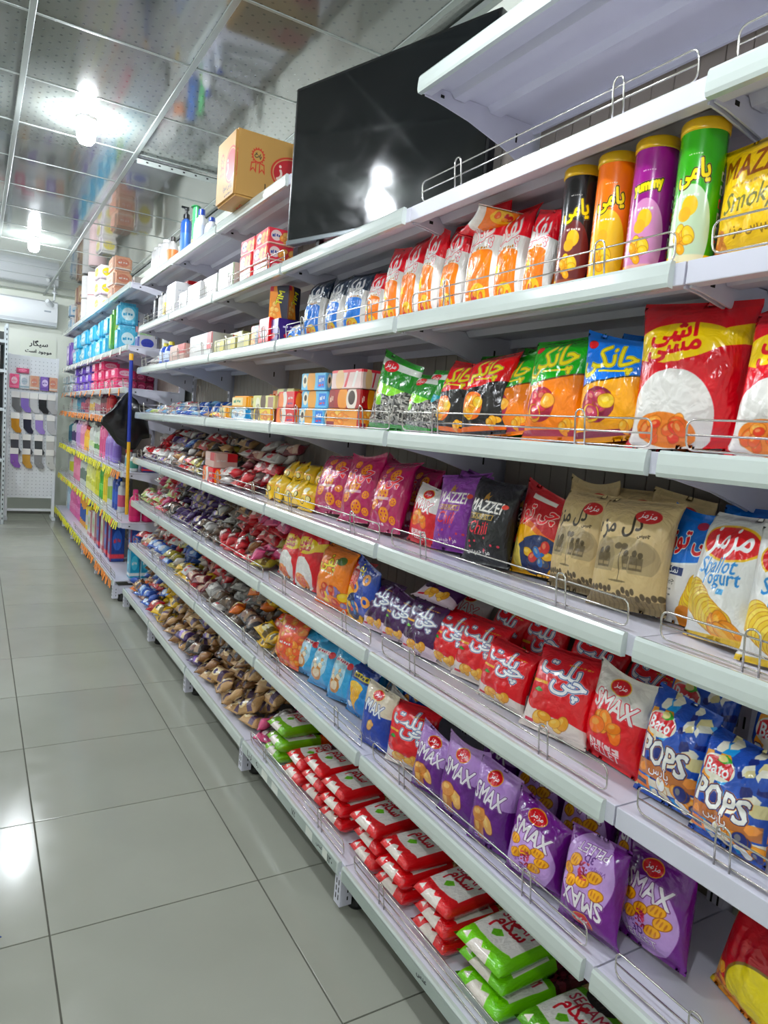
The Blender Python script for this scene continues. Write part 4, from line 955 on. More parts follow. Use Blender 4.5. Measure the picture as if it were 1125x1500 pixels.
stack('biscuit_pack', ['yellow_biscuit_pack', 'cream_biscuit_pack'], 1.10, Y(395, 595, 1.09), z5, .23, .09, .055, ['yellow biscuit pack under the cream one', 'cream biscuit pack on the yellow one'], 'pack', 'biscuit packs')
stack('cookie_pack', ['blue_cookie_pack', 'orange_cake_pack'], 1.10, Y(362, 590, 1.09), z5, .24, .10, .055, ['silvery blue cookie pack under an orange one', 'orange cake pack on the silvery blue one'], 'pack', 'cake packs', me=SOFTB)
set_box('cake_pack', 'orange_cake_pack', 1.09, Y(340, 595, 1.09), z5, .14, .09, .065, 'small orange cake pack at the front wire', 'pack', 'cake packs', me=SOFTB)
for k in range(7):
    set_box('wafer_roll_pack', 'orange_cake_pack' if k == 0 else 'wrap_orange', 1.25, 2.62 + .075 * k, z5, .068, .14, .15, ['first', 'second', 'third', 'fourth', 'fifth', 'sixth', 'last'][k] + ' upright orange pack in the back row above the yellow biscuits', 'pack', 'upright orange packs at the back', me=SOFTB)

# ---- fourth shelf
z4 = SHELF_Z['s4']
bag_px('white_shallot_bag', 's4', 1028, 1094, 752, 955, 1.10, 'white shallot yogurt crisp bag left of its twin', me=B[3], d=.075, yaw=-14, lean=10, roll=-4, group='white shallot yogurt bags', wk=1.9, hk=.97)
set_bag('crisp_bag', B[0], 'white_shallot_bag', 1.075, .565, z4, .15, .215, .075, 0, 8, -2, 'white shallot yogurt crisp bag at the right edge', 'crisp bag', 'white shallot yogurt bags')
bag_px('blue_white_crisp_bag', 's4', 980, 1045, 752, 915, 1.17, 'blue and white crisp bag between the beige and shallot bags', me=B[2], d=.07, yaw=0, lean=8, wk=1.55, group='blue and white crisp bags')
set_bag('crisp_bag', B[1], 'blue_white_crisp_bag', 1.26, .76, z4, .14, .235, .06, 0, 5, 0, 'blue crisp bag behind the shallot bags', 'crisp bag', 'blue and white crisp bags')
bag_px('beige_illustrated_bag', 's4', 872, 982, 735, 905, 1.125, 'front beige crisp bag with an old street scene, right one', me=B[5], d=.075, yaw=6, lean=8, roll=-3, group='beige illustrated bags', wk=1.02)
bag_px('beige_illustrated_bag', 's4', 810, 886, 722, 868, 1.155, 'front beige crisp bag with an old street scene, left one', me=B[3], d=.075, yaw=0, lean=8, roll=-1, group='beige illustrated bags', wk=1.05)
for k, yy in enumerate((.92, 1.04, 1.16)):
    set_bag('crisp_bag', B[k], 'beige_illustrated_bag', 1.26, yy, z4, .16, .24, .07, 0, 4, 0, ['beige bag in the back row behind the right one', 'beige bag in the back row, middle', 'beige bag in the back row behind the left one'][k], 'crisp bag', 'beige illustrated bags')
bag_px('red_yellow_snack_bag', 's4', 757, 820, 722, 850, 1.17, 'red and yellow snack bag between the black and beige bags', 'snack_bag', B[4], d=.07, yaw=0, lean=8, wk=1.2)
bag_px('black_gourmet_bag', 's4', 676, 758, 712, 830, 1.13, 'front black gourmet crisp bag with red lettering', 'gourmet_bag', TALL[1], d=.075, yaw=0, lean=9, roll=-3, group='gourmet bags', wk=.9, hk=1.04)
bag_px('black_gourmet_bag', 's4', 735, 800, 718, 822, 1.21, 'black gourmet crisp bag in the second row', 'gourmet_bag', TALL[2], d=.07, lean=6, group='gourmet bags', hk=1.02)
bag_px('purple_gourmet_bag', 's4', 634, 702, 700, 806, 1.15, 'purple gourmet crisp bag', 'gourmet_bag', TALL[0], d=.07, yaw=4, lean=8, roll=-3, group='gourmet bags', wk=.88, hk=1.03)
set_bag('gourmet_bag', TALL[1], 'purple_gourmet_bag', 1.26, 1.62, z4, .17, .225, .06, 0, 4, 0, 'purple gourmet bag at the back behind the black one', 'crisp bag', 'gourmet bags')
bag_px('white_red_max_bag', 's4', 600, 645, 712, 798, 1.15, 'white and red crisp bag beside the purple one', me=B[0], d=.06, lean=8, roll=2, wk=1.0)
for k, (a, b_, c_, d_) in enumerate([(542, 592, 678, 775), (502, 548, 672, 765), (462, 512, 670, 752)]):
    bag_px('magenta_waffle_bag', 's4', a, b_, c_, d_, 1.12, ['magenta waffle snack bag nearest the white and red bag', 'middle magenta waffle snack bag', 'magenta waffle snack bag nearest the yellow bags'][k], 'snack_bag', B[(k + 1) % 6], d=.075, yaw=rnd.uniform(0, 8), lean=14, roll=-5, group='magenta waffle bags', wk=.95)
for k, yy in enumerate((1.86, 2.04, 2.24)):
    set_bag('snack_bag', B[(k + 3) % 6], 'magenta_waffle_bag', 1.24, yy, z4, .18, .22, .07, 0, 8, 0, ['magenta waffle bag of the back row, nearest', 'magenta waffle bag of the back row, middle', 'magenta waffle bag of the back row, farthest'][k], 'crisp bag', 'magenta waffle bags')
for k in range(10):
    yy = 2.40 + .10 * (k % 5) + rnd.uniform(-.01, .01); row = k // 5
    set_bag('snack_bag', SMALLP[k % 4], 'yellow_snack_bag', 1.09 + .09 * row, yy, z4 + .06 * row, .105, .11, .05, rnd.uniform(-10, 10), 20, rnd.uniform(-8, 8), 'small yellow snack bag, ' + ['first', 'second', 'third', 'fourth', 'fifth'][k % 5] + ' from the magenta bags in the ' + ['front', 'upper'][row] + ' row', 'crisp bag', 'small yellow snack bags')

# ---- third shelf
z3 = SHELF_Z['s3']
bag_px('blue_popcorn_bag', 's3', 940, 1036, 1022, 1196, 1.10, 'blue popcorn bag on the left', 'popcorn_bag', B[0], d=.085, yaw=-4, lean=9, roll=-2, group='blue popcorn bags', wk=1.15)
bag_px('blue_popcorn_bag', 's3', 1022, 1125, 1085, 1270, 1.075, 'blue popcorn bag on the right, nearest the camera', 'popcorn_bag', B[3], d=.085, yaw=-4, lean=9, roll=-2, group='blue popcorn bags', wk=1.25)
for k, yy in enumerate((.62, .80)):
    set_bag('popcorn_bag', B[1 + k], 'blue_popcorn_bag', 1.23, yy, z3, .16, .225, .08, 0, 10, 0, ['blue popcorn bag behind the right one', 'blue popcorn bag behind the left one'][k], 'crisp bag', 'blue popcorn bags')
bag_px('red_white_smax_bag', 's3', 850, 957, 985, 1130, 1.13, 'red and white crisp bag left of the popcorn bags', me=B[2], d=.075, yaw=-2, lean=8, roll=2, wk=.95)
for k, (a, b_, c_, d_, xx) in enumerate([(765, 866, 958, 1095, 1.10), (698, 775, 942, 1050, 1.11), (664, 735, 908, 1010, 1.14), (628, 690, 892, 985, 1.14)]):
    bag_px('red_tomato_snack_bag', 's3', a, b_, c_, d_, xx, ['front red tomato snack bag next to the red and white one', 'second red tomato snack bag', 'third red tomato snack bag', 'red tomato snack bag next to the purple ones'][k], 'snack_bag', B[(k * 2 + 1) % 6], d=.065, yaw=[6, 2, 4, 2][k], lean=[20, 14, 14, 14][k], roll=[-3, 0, -2, 0][k], group='red tomato snack bags', wk=.93)
for k, (a, b_, c_, d_) in enumerate([(592, 642, 878, 960), (562, 606, 872, 950), (535, 575, 850, 935)]):
    bag_px('purple_grape_snack_bag', 's3', a, b_, c_, d_, 1.12, ['purple grape snack bag next to the red ones', 'middle purple grape snack bag', 'purple grape snack bag next to the blue ring bag'][k], 'snack_bag', B[(k + 3) % 6], d=.065, yaw=4, lean=14, roll=-2, group='purple grape snack bags')
o = set_bag('snack_bag', B[2], 'purple_grape_snack_bag', 1.20, 1.60, z3, .15, .17, .05, 0, 65, 0, 'purple grape snack bag lying across the top of the row', 'crisp bag', 'purple grape snack bags'); o.location = (1.13, 1.58, z3 + .165); o.rotation_euler = (math.radians(-66), math.radians(6), math.radians(-70))
for k, yy in enumerate((.96, 1.12, 1.28, 1.44)):
    set_bag('snack_bag', B[k], 'red_tomato_snack_bag', 1.26, yy, z3, .17, .20, .06, rnd.uniform(-10, 10), 18, rnd.uniform(-10, 10), ['red tomato bag at the back, behind the red and white bag', 'red tomato bag at the back, second', 'red tomato bag at the back, third', 'red tomato bag at the back, fourth'][k], 'crisp bag', 'red tomato snack bags')
set_bag('snack_bag', B[5], 'white_red_max_bag', 1.25, 1.62, z3, .16, .19, .06, 30, 20, 10, 'pale bag turned away at the back of the third shelf', 'crisp bag')
bag_px('blue_ring_bag', 's3', 512, 556, 828, 915, 1.12, 'dark blue ring snack bag', 'snack_bag', B[4], d=.06, yaw=-6, lean=6, roll=-4)
bag_px('orange_snack_bag', 's3', 466, 512, 800, 900, 1.11, 'orange snack bag beside the red banded bags', 'snack_bag', B[5], d=.075, yaw=4, lean=6, wk=.95)
set_bag('snack_bag', B[1], 'red_yellow_snack_bag', 1.12, 2.0, z3, .12, .2, .06, 0, 6, 0, 'yellow and red snack bag squeezed behind the dark blue one', 'crisp bag')
bag_px('red_bag_yellow_band', 's3', 436, 474, 772, 862, 1.14, 'small red bag with yellow band next to the orange bag', me=B[0], d=.075, yaw=6, lean=6, group='small red yellow banded bags', wk=.9)
bag_px('red_bag_yellow_band', 's3', 408, 444, 772, 852, 1.13, 'small red bag with yellow band, the left one', me=B[3], d=.075, yaw=4, lean=12, roll=4, group='small red yellow banded bags', wk=.85)

# ---- second shelf
z2 = SHELF_Z['s2']
bag_px('red_yellow_corner_bag', 's2', 1045, 1165, 1352, 1500, 1.17, 'red and yellow bag alone on the empty shelf at the right edge', me=B[0], d=.075, yaw=-18, lean=14, wk=1.3, hk=1.05)
for k, (a, b_, c_, d_, xx, yw, ro) in enumerate([(902, 1026, 1262, 1420, 1.13, -6, -8), (818, 914, 1222, 1405, 1.05, 0, -6), (743, 825, 1175, 1345, 1.06, 6, -2)]):
    o = bag_px('purple_smax_bag', 's2', a, b_, c_, d_, xx, ['purple ring snack bag leaning at the empty end of the shelf', 'purple ring snack bag standing upside down', 'purple ring snack bag next to the lilac ones'][k], 'crisp_bag', B[(k + 2) % 6], d=.08, yaw=yw, lean=[10, 12, 10][k], roll=ro, group='purple ring snack bags', wk=.98, hk=[1.0, .95, .95][k])
    if k == 1:      # upside down: turn it over in its own plane
        h_ = o.scale.z; M_ = o.rotation_euler.to_matrix().to_4x4()
        o.matrix_world = Matrix.Translation(o.location) @ M_ @ Matrix.Translation((0, 0, h_)) @ Matrix.Rotation(math.pi, 4, 'Y') @ Matrix.Diagonal((o.scale.x, o.scale.y, o.scale.z, 1))
for k, (a, b_, c_, d_) in enumerate([(693, 750, 1112, 1285), (648, 705, 1080, 1235), (608, 656, 1070, 1190)]):
    bag_px('lilac_smax_bag', 's2', a, b_, c_, d_, 1.06, ['lilac and purple crisp bag next to the purple ring bags', 'middle lilac and purple crisp bag', 'lilac and purple crisp bag next to the red one'][k], 'crisp_bag', B[(k * 2) % 6], d=.075, yaw=[8, 6, 8][k], lean=[8, 8, 12][k], roll=-2, group='lilac crisp bags', wk=1.05, hk=.95)
for k, (yy, pm) in enumerate(((.86, 'purple_smax_bag'), (1.02, 'purple_smax_bag'), (1.18, 'purple_smax_bag'), (1.34, 'lilac_smax_bag'))):
    set_bag('crisp_bag', B[(k + 1) % 6], pm, 1.22, yy, z2, .16, .225, .075, rnd.uniform(-8, 8), 8, rnd.uniform(-5, 5), ['purple bag in the back row, nearest', 'purple bag in the back row, second', 'purple bag in the back row, third', 'lilac bag in the back row'][k], 'crisp bag', 'purple ring snack bags' if k < 3 else 'lilac crisp bags')
bag_px('red_tomato_snack_bag', 's2', 566, 640, 1035, 1148, 1.08, 'red tomato snack bag on the second shelf', 'snack_bag', B[1], d=.07, yaw=10, lean=10, roll=-6, wk=.8)
bag_px('red_white_smax_bag', 's2', 560, 610, 1018, 1120, 1.16, 'red crisp bag behind the tomato one on the second shelf', me=B[4], d=.06, yaw=0, lean=8)
bag_px('blue_cream_max_bag', 's2', 532, 574, 1005, 1112, 1.06, 'dark blue and cream crisp bag', me=B[0], d=.06, yaw=6, lean=8, roll=-4)
set_bag('crisp_bag', B[2], 'blue_ring_bag', 1.2, 1.72, z2, .16, .215, .06, 0, 6, 0, 'plain dark blue bag behind the cream topped one', 'crisp bag')
bag_px('blue_cone_bag', 's2', 508, 548, 975, 1062, 1.12, 'blue bag with a yellow cone picture', 'snack_bag', B[3], d=.06, lean=8, roll=-3)
LBP = [(482, 516, 955, 1035), (455, 490, 940, 1018), (432, 466, 925, 1000)]
for k, (a, b_, c_, d_) in enumerate(LBP):
    bag_px('light_blue_marshmallow_bag', 's2', a, b_, c_, d_, 1.11, ['light blue marshmallow bag nearest the cone bag', 'middle light blue marshmallow bag', 'light blue marshmallow bag nearest the orange bag'][k], 'marshmallow_bag', B[(k + 4) % 6], d=.06, yaw=4, lean=16, roll=-5, group='light blue marshmallow bags', cat='sweet bag')
for k in range(5):
    o = set_bag('marshmallow_bag', B[k], 'light_blue_marshmallow_bag', 1.22, 1.92 + .11 * k, z2, .15, .19, .055, rnd.uniform(-15, 15), 25, rnd.uniform(-12, 12), ['first', 'second', 'third', 'fourth', 'fifth'][k] + ' light blue bag of the back row counted from the cone bag', 'sweet bag', 'light blue marshmallow bags')
for k, (a, b_, c_, d_) in enumerate([(400, 440, 905, 985), (396, 430, 898, 970)]):
    bag_px('orange_popcorn_bag', 's2', a, b_, c_, d_, 1.08 + .08 * k, ['front orange caramel popcorn bag', 'orange caramel popcorn bag behind the front one'][k], 'popcorn_bag', B[k + 1], d=.065, yaw=4, lean=16, roll=-4, group='orange popcorn bags', wk=.85)

# ---- bottom shelf: packs of pulses lying with their label up
zb = SHELF_Z['base']
def pack(pm, x, y, k, w, L, h, label, yaw=0, tilt=0):
    o = link('pulse_pack', BRICK[k % 3], None, (x, y, zb), m=PRINT[pm])
    R_ = Matrix.Rotation(math.radians(-90 + yaw), 4, 'Z') @ Matrix.Rotation(math.radians(-90 + tilt), 4, 'X')
    o.rotation_euler = R_.to_euler(); o.scale = (w, h, L)
    return tag(o, label, 'pulse pack', 'packs of pulses on the bottom shelf')
PK = [('green_pulse_pack_white_beans', .90, 2), ('green_pulse_pack_red_beans', 1.10, 3), ('red_pulse_pack_grain', 1.30, 3), ('red_pulse_pack_lentils', 1.50, 3), ('red_pulse_pack_lentils', 1.66, 3), ('red_pulse_pack_grain', 1.88, 3), ('red_pulse_pack_grain', 2.04, 3), ('red_pulse_pack_lentils', 2.20, 2), ('green_pulse_pack_orange', 2.38, 3)]
nm = {'green_pulse_pack_white_beans': 'green edged white bean pack', 'green_pulse_pack_red_beans': 'green edged dark red bean pack', 'red_pulse_pack_grain': 'red edged pale grain pack', 'red_pulse_pack_lentils': 'red edged brown lentil pack', 'green_pulse_pack_orange': 'green edged orange lentil pack'}
for k, (pm, yy, n_) in enumerate(PK):
    hh = .052
    for q in range(n_):
        x = 1.012 + rnd.uniform(-.006, .010)
        rim = pm if q == n_ - 1 or k in (1, 8) else ('red_pulse_pack_grain' if q % 2 else 'red_pulse_pack_lentils') if k else pm
        if k == 2 and q < n_ - 1: rim = 'red_pulse_pack_lentils'
        o = pack(rim, x, yy + rnd.uniform(-.006, .006), k + q, .145 if k != 1 else .16, .30, hh, nm[rim] + ' in pile %s from the right, %s' % (['one', 'two', 'three', 'four', 'five', 'six', 'seven', 'eight', 'nine'][k], ['lowest', 'second from below', 'third from below', 'fourth from below'][q] if q < n_ - 1 or n_ == 1 else 'topmost'), rnd.uniform(-4, 4))
        o.location.z = zb + .002 + hh * .5 + q * hh * .98
o = pack('red_pulse_pack_lentils', 1.04, .68, 1, .15, .30, .058, 'red edged lentil pack at the bottom right corner'); o.location.z = zb + .032

# ---- heaps of small wrapped pieces
HEAPN = {'wrap_red': 'red', 'wrap_white': 'white', 'wrap_purple': 'dark purple', 'wrap_dark': 'dark brown', 'wrap_yellow': 'yellow', 'wrap_blue': 'blue', 'wrap_brown': 'brown', 'wrap_tan': 'tan', 'wrap_pink': 'pink', 'wrap_maroon': 'maroon', 'wrap_green': 'pale green', 'wrap_orange': 'orange', 'wrap_silver': 'silver', 'wrap_lightblue': 'light blue', 'wrap_cocoa': 'cocoa brown', 'wrap_olive': 'olive yellow'}
def heap(sh, y0, y1, kinds, what, size=(.10, .075, .04), layers=(2, 4), xs=(1.045, 1.36), where=''):
    z = SHELF_Z[sh] - .002; w, L, h = size
    ny = max(1, int((y1 - y0) / (w * 1.0))); nx = max(1, int((xs[1] - xs[0]) / (L * 1.0)))
    prev = 0
    for ix in range(nx):
        nl = int(round(layers[0] + (layers[1] - layers[0]) * min(1, ix / max(1, nx - 1) * 1.5)))
        lo_, prev = (max(0, prev - 2) if ix else 0), nl
        for l in range(lo_, nl):
            for iy in range(ny):
                y = y0 + (iy + .5 + .25 * (l % 2)) * (y1 - y0) / ny; t = (y - y0) / (y1 - y0)
                seg = kinds[min(len(kinds) - 1, int(max(0, min(.999, t + rnd.uniform(-.04, .04))) * len(kinds)))]
                pm = rnd.choice(seg) if isinstance(seg, (tuple, list)) else seg
                x = xs[0] + (ix + .5) * (xs[1] - xs[0]) / nx + rnd.uniform(-.01, .01)
                o = link('wrapped_' + what, rnd.choice(SMALLP), None, (x, y + rnd.uniform(-.015, .015), z + h * .5 + l * h * .86 + .002), m=PRINT[pm])
                R_ = Matrix.Rotation(math.radians(-90 + rnd.uniform(-35, 35)), 4, 'Z') @ Matrix.Rotation(math.radians(rnd.uniform(-24, 18) if l else rnd.uniform(-4, 4)), 4, 'Y') @ Matrix.Rotation(math.radians(-90 + rnd.uniform(5, 45 if l else 12)), 4, 'X') @ Matrix.Translation((0, 0, -.5 * L))
                o.rotation_euler = R_.to_euler(); s_ = rnd.uniform(.86, 1.02); o.scale = (w * s_, h * s_, L * s_)
                o.location = Vector(o.location) + R_.to_3x3() @ Vector((0, 0, -.5 * L))
                o.location.z = max(o.location.z, z + h * .45)
                tag(o, 'small %s wrapped %s in the heap on the %s' % (HEAPN[pm], what, SHELF_WORD[sh]), 'snack', '%s %s heaped on the %s' % (HEAPN[pm], what, SHELF_WORD[sh]))
heap('base', 2.46, 2.62, [('wrap_pink', 'wrap_silver', 'wrap_pink')], 'cake', (.10, .075, .045), xs=(1.0, 1.36))
heap('base', 2.62, 5.2, ['wrap_tan', ('wrap_tan', 'wrap_brown'), ('wrap_brown', 'wrap_dark'), ('wrap_tan', 'wrap_purple', 'wrap_brown'), ('wrap_brown', 'wrap_tan'), ('wrap_yellow', 'wrap_yellow', 'wrap_silver'), ('wrap_maroon', 'wrap_blue', 'wrap_red'), ('wrap_orange', 'wrap_brown', 'wrap_blue')], 'cake', (.13, .09, .058), (2, 5), xs=(1.0, 1.36))
heap('s2', 2.50, 5.25, [('wrap_yellow', 'wrap_yellow', 'wrap_dark'), ('wrap_dark', 'wrap_cocoa', 'wrap_orange'), ('wrap_cocoa', 'wrap_silver', 'wrap_white'), ('wrap_maroon', 'wrap_red', 'wrap_white'), ('wrap_olive', 'wrap_yellow', 'wrap_white'), ('wrap_olive', 'wrap_blue'), ('wrap_red', 'wrap_white', 'wrap_blue'), ('wrap_red', 'wrap_white', 'wrap_tan')], 'wafer', (.125, .085, .052), (2.4, 6))
heap('s3', 2.76, 5.25, [('wrap_red', 'wrap_pink', 'wrap_olive'), ('wrap_brown', 'wrap_cocoa', 'wrap_red'), ('wrap_silver', 'wrap_cocoa'), 'wrap_purple', 'wrap_purple', ('wrap_purple', 'wrap_dark'), ('wrap_pink', 'wrap_green', 'wrap_red'), ('wrap_pink', 'wrap_green', 'wrap_white')], 'sweet', (.12, .08, .05), (2.4, 6))
heap('s4', 2.95, 3.4, [('wrap_red', 'wrap_white', 'wrap_maroon')], 'chocolate', (.125, .085, .052), (2, 5))
heap('s4', 3.65, 5.25, [('wrap_tan', 'wrap_dark', 'wrap_olive'), ('wrap_brown', 'wrap_red', 'wrap_dark'), ('wrap_blue', 'wrap_white', 'wrap_dark'), ('wrap_purple', 'wrap_white'), ('wrap_red', 'wrap_white', 'wrap_maroon')], 'chocolate', (.125, .085, .052), (2, 5))
stack('biscuit_carton', ['red_wafer_box', 'pink_red_carton'], 1.10, 3.52, z4, .20, .12, .075, ['lower red and tan biscuit carton amid the chocolate heap', 'upper red and tan biscuit carton amid the chocolate heap'], 'box', 'biscuit cartons in the heap')
heap('s5', 3.30, 5.2, [('wrap_orange', 'wrap_tan', 'wrap_yellow'), ('wrap_blue', 'wrap_lightblue'), ('wrap_blue', 'wrap_lightblue', 'wrap_brown'), ('wrap_lightblue', 'wrap_purple', 'wrap_white'), ('wrap_white', 'wrap_lightblue', 'wrap_green')], 'packet', (.10, .07, .036), (1, 3))
heap('s6', 4.62, 5.2, [('wrap_white', 'wrap_lightblue', 'wrap_blue'), ('wrap_white', 'wrap_silver')], 'packet', (.11, .08, .04), (2, 3))
heap('s6', 2.10, 2.40, [('wrap_dark', 'wrap_red')], 'bar', (.10, .07, .04), (1, 2), xs=(1.2, 1.36))

# ================================================================ television
M_TVB = mat('tv_black_plastic', '#0c0d0f', .3)
def screen_mat():
    m = mat('tv_dark_glass', '#0a0d10', .12, spec=.6)
    nt = m.node_tree; b = nt.nodes['Principled BSDF']; n_ = nt.nodes.new('ShaderNodeTexNoise'); n_.inputs['Scale'].default_value = 4; n_.inputs['Detail'].default_value = 6; n_.inputs['Distortion'].default_value = 1.5
    tc = nt.nodes.new('ShaderNodeTexCoord'); nt.links.new(tc.outputs['Object'], n_.inputs['Vector'])
    r = nt.nodes.new('ShaderNodeMapRange'); r.inputs['From Min'].default_value = .4; r.inputs['From Max'].default_value = .75; r.inputs['To Min'].default_value = .07; r.inputs['To Max'].default_value = .20
    nt.links.new(n_.outputs['Fac'], r.inputs['Value']); nt.links.new(r.outputs['Result'], b.inputs['Roughness'])
    return m
pa, pb_ = Vector((1.015, 2.565, 2.13)), Vector((1.285, 1.715, 2.13))
tv_len = (pb_ - pa).length; tv_ang = math.atan2(pb_.y - pa.y, pb_.x - pa.x); TVH = .56
tv = empty('television', (pa + pb_) / 2 - Vector((0, 0, .058)), 'large black flat television standing between two shelves', 'television', rz=tv_ang)
hw = tv_len / 2
MB().cbox(-hw, hw, -.012, .022, .058, .058 + TVH, .004).build('bezel', M_TVB, tv)
MB().box(-hw + .012, hw - .012, -.0135, -.011, .075, .058 + TVH - .010).build('screen', screen_mat(), tv)
MB().cbox(-hw * .7, hw * .7, .022, .06, .08, .40, .01).build('rear_housing', M_TVB, tv)
MB().cbox(-hw, hw, -.016, -.006, .056, .072, .002).build('bottom_trim', mat('tv_trim_silver', '#7d8488', .25, metal=.6), tv)
for s_ in (-1, 1):
    MB().prism([(-.03, 0), (.12, 0), (.12, .008), (.02, .016), (.016, .075), (-.004, .075), (-.01, .016), (-.03, .008)], 'x', s_ * hw * .62 - .008, s_ * hw * .62 + .008).build('foot', M_TVB, tv)
v_, t_, d_ = glyphs('RAW')
lg = MB(); sc_ = .05 / d_[0]
lg.add([(p[0] * sc_, -.0165, .064 + p[1] * sc_) for p in v_], [tuple(q) for q in t_]); lg.build('brand_mark', mat('brand_silver', '#e8e8e8', .3), tv)

# ================================================================ cardboard box, bottles on the upper shelves
ob = set_box('cardboard_box', 'cardboard_box_print', 1.085, 3.125, SHELF_Z['top'], .33, .26, .275, 'brown cardboard box with red print on the top shelf', 'box', yaw=90)
M_PLAST = {}
def pl(col, rough=.3):
    k = col + str(rough)
    if k not in M_PLAST: c3 = hexc(col); c3 = c3 * (.86 if c3.min() > .8 else 1.0); M_PLAST[k] = mat('plastic_' + col.strip('#') + ('' if rough == .3 else '_matt'), tuple(c3), rough, noise=.03, nscale=12)
    return M_PLAST[k]
PROF = {'round': [(.9, 0), (1, .03), (1, .62), (.8, .74), (.42, .82), (.42, .86)], 'square': [(.95, 0), (1, .02), (1, .78), (.9, .84), (.5, .88), (.5, .9)],
        'waist': [(.92, 0), (1, .03), (.98, .3), (.8, .45), (.95, .62), (.7, .78), (.36, .84), (.36, .87)], 'tall': [(.95, 0), (1, .02), (1, .80), (.7, .88), (.45, .9)], 'jar': [(.95, 0), (1, .03), (1, .82), (.9, .86)], 'tube': [(.75, 0), (.9, .1), (1, .3), (1, .92), (.9, .98)]}
BOT_MESH = {}
def bottle(kind, x, y, z, w, h, body, cap, labc, label, group=None, flat=.6, cat='bottle', pump=False, spray=False, name='bottle'):
    key = (kind, flat)
    if key not in BOT_MESH:
        pr_ = [(r * .5, zz) for r, zz in PROF[kind]]; top = pr_[-1]
        sy = flat
        bm_ = MB().lathe(pr_, 20, sx=sy, sy=1).mesh('bottle_body', (), SM)
        lb_ = MB().lathe([(.503, .18), (.508, .20), (.508, .55), (.503, .57)], 20, sx=sy, sy=1).mesh('label_band', (), SM) if kind not in ('waist', 'tube') else MB().lathe([(.47, .22), (.505, .23), (.49, .38), (.45, .40)], 20, sx=sy, sy=1).mesh('label_band', (), SM)
        cr = top[0] * 1.1
        cp_ = MB().lathe([(cr, top[1] - .01), (cr * 1.03, top[1]), (cr * .95, .985), (cr * .8, 1.0)], 16, sx=max(sy, .75), sy=1).mesh('cap', (), SM)
        BOT_MESH[key] = (bm_, lb_, cp_)
    bm_, lb_, cp_ = BOT_MESH[key]
    e = empty(name, (x, y, z), label, cat, group)
    link('bottle_body', bm_, e, scale=(w, w, h), m=pl(body)); link('label_band', lb_, e, scale=(w, w, h), m=pl(labc, .4)); c_ = link('cap', cp_, e, scale=(w, w, h), m=pl(cap))
    if pump: MB().lathe([(.008, 0), (.008, .025), (.014, .026), (.014, .036)], 12).cbox(-.035, .012, -.008, .008, .034, .046, .003).build('pump_head', pl(cap), e, loc=(0, 0, h * .99))
    if spray: MB().cbox(-.05, .03, -.012, .012, 0, .03, .006).cbox(-.035, -.02, -.006, .006, -.035, 0, .003).build('spray_head', pl(cap), e, loc=(0, 0, h * .98))
    return e
zt = SHELF_Z['top']
G = 'bottles on the top shelf'
def yt(u, v=345, x=1.08): return float(at(u, v, 'x', x)[1])
bottle('square', 1.08, yt(272), zt, .10, .27, '#1b4f9e', '#15171a', '#2a62b0', 'blue pump bottle on the top shelf', G, .6, pump=True)
bottle('tube', 1.08, yt(285), zt, .075, .27, '#3fa863', '#2a8a4a', '#d8e060', 'green tube beside the blue pump bottle', G, .4)
bottle('round', 1.08, yt(294), zt, .11, .22, '#e4e6ea', '#1c3c98', '#cfd8ea', 'white bottle with dark blue cap, the taller one', G, .7)
bottle('round', 1.10, yt(304), zt, .10, .15, '#dfe4ec', '#1c3c98', '#cfd8ea', 'short white bottle with dark blue cap', G, .7)
bottle('round', 1.08, yt(254), zt, .10, .20, '#d8d4d0', '#26211e', '#e07a3a', 'grey bottle with black cap and orange band', G, .7)
for k, u_ in enumerate((247, 240, 234)): bottle('square', 1.07, yt(u_, 365), zt, .13, .20, '#eceaea', '#f4f2f2', '#d8c8cc', ['white bottle next to the black capped one', 'middle of the three white bottles on the top shelf', 'leftmost white bottle on the top shelf'][k], G, .6)
def y7(u): return float(at(u, 430, 'x', 1.08)[1])
for k, (u_, b_, c_, l_, lab) in enumerate(((256, '#e8e8ea', '#2a6a94', '#dfe4ea', 'white bottle with teal cap beside the cartons'), (248, '#eceaea', '#e8e8e8', '#e8c84a', 'slim white bottle with yellow label on the seventh shelf'), (241, '#e0dedc', '#1c1c1e', '#c8c8cc', 'pale bottle with black cap on the seventh shelf'), (234, '#1c1c20', '#0e0e10', '#3a3a40', 'all black bottle at the left end of the seventh shelf'))):
    bottle('tall', 1.08, y7(u_), z7, .10, .20, b_, c_, l_, lab, 'bottles on the seventh shelf', .7)
for k, (u_, b_, lab) in enumerate(((252, '#2a4aa8', 'blue bottle on the sixth shelf beside the pink carton'), (244, '#3458b8', 'second blue bottle on the sixth shelf'))):
    bottle('round', 1.08, float(at(u_, 500, 'x', 1.08)[1]), z6, .10, .15, b_, '#e8d84a', '#c8d4ea', lab, 'blue bottles on the sixth shelf', .8)

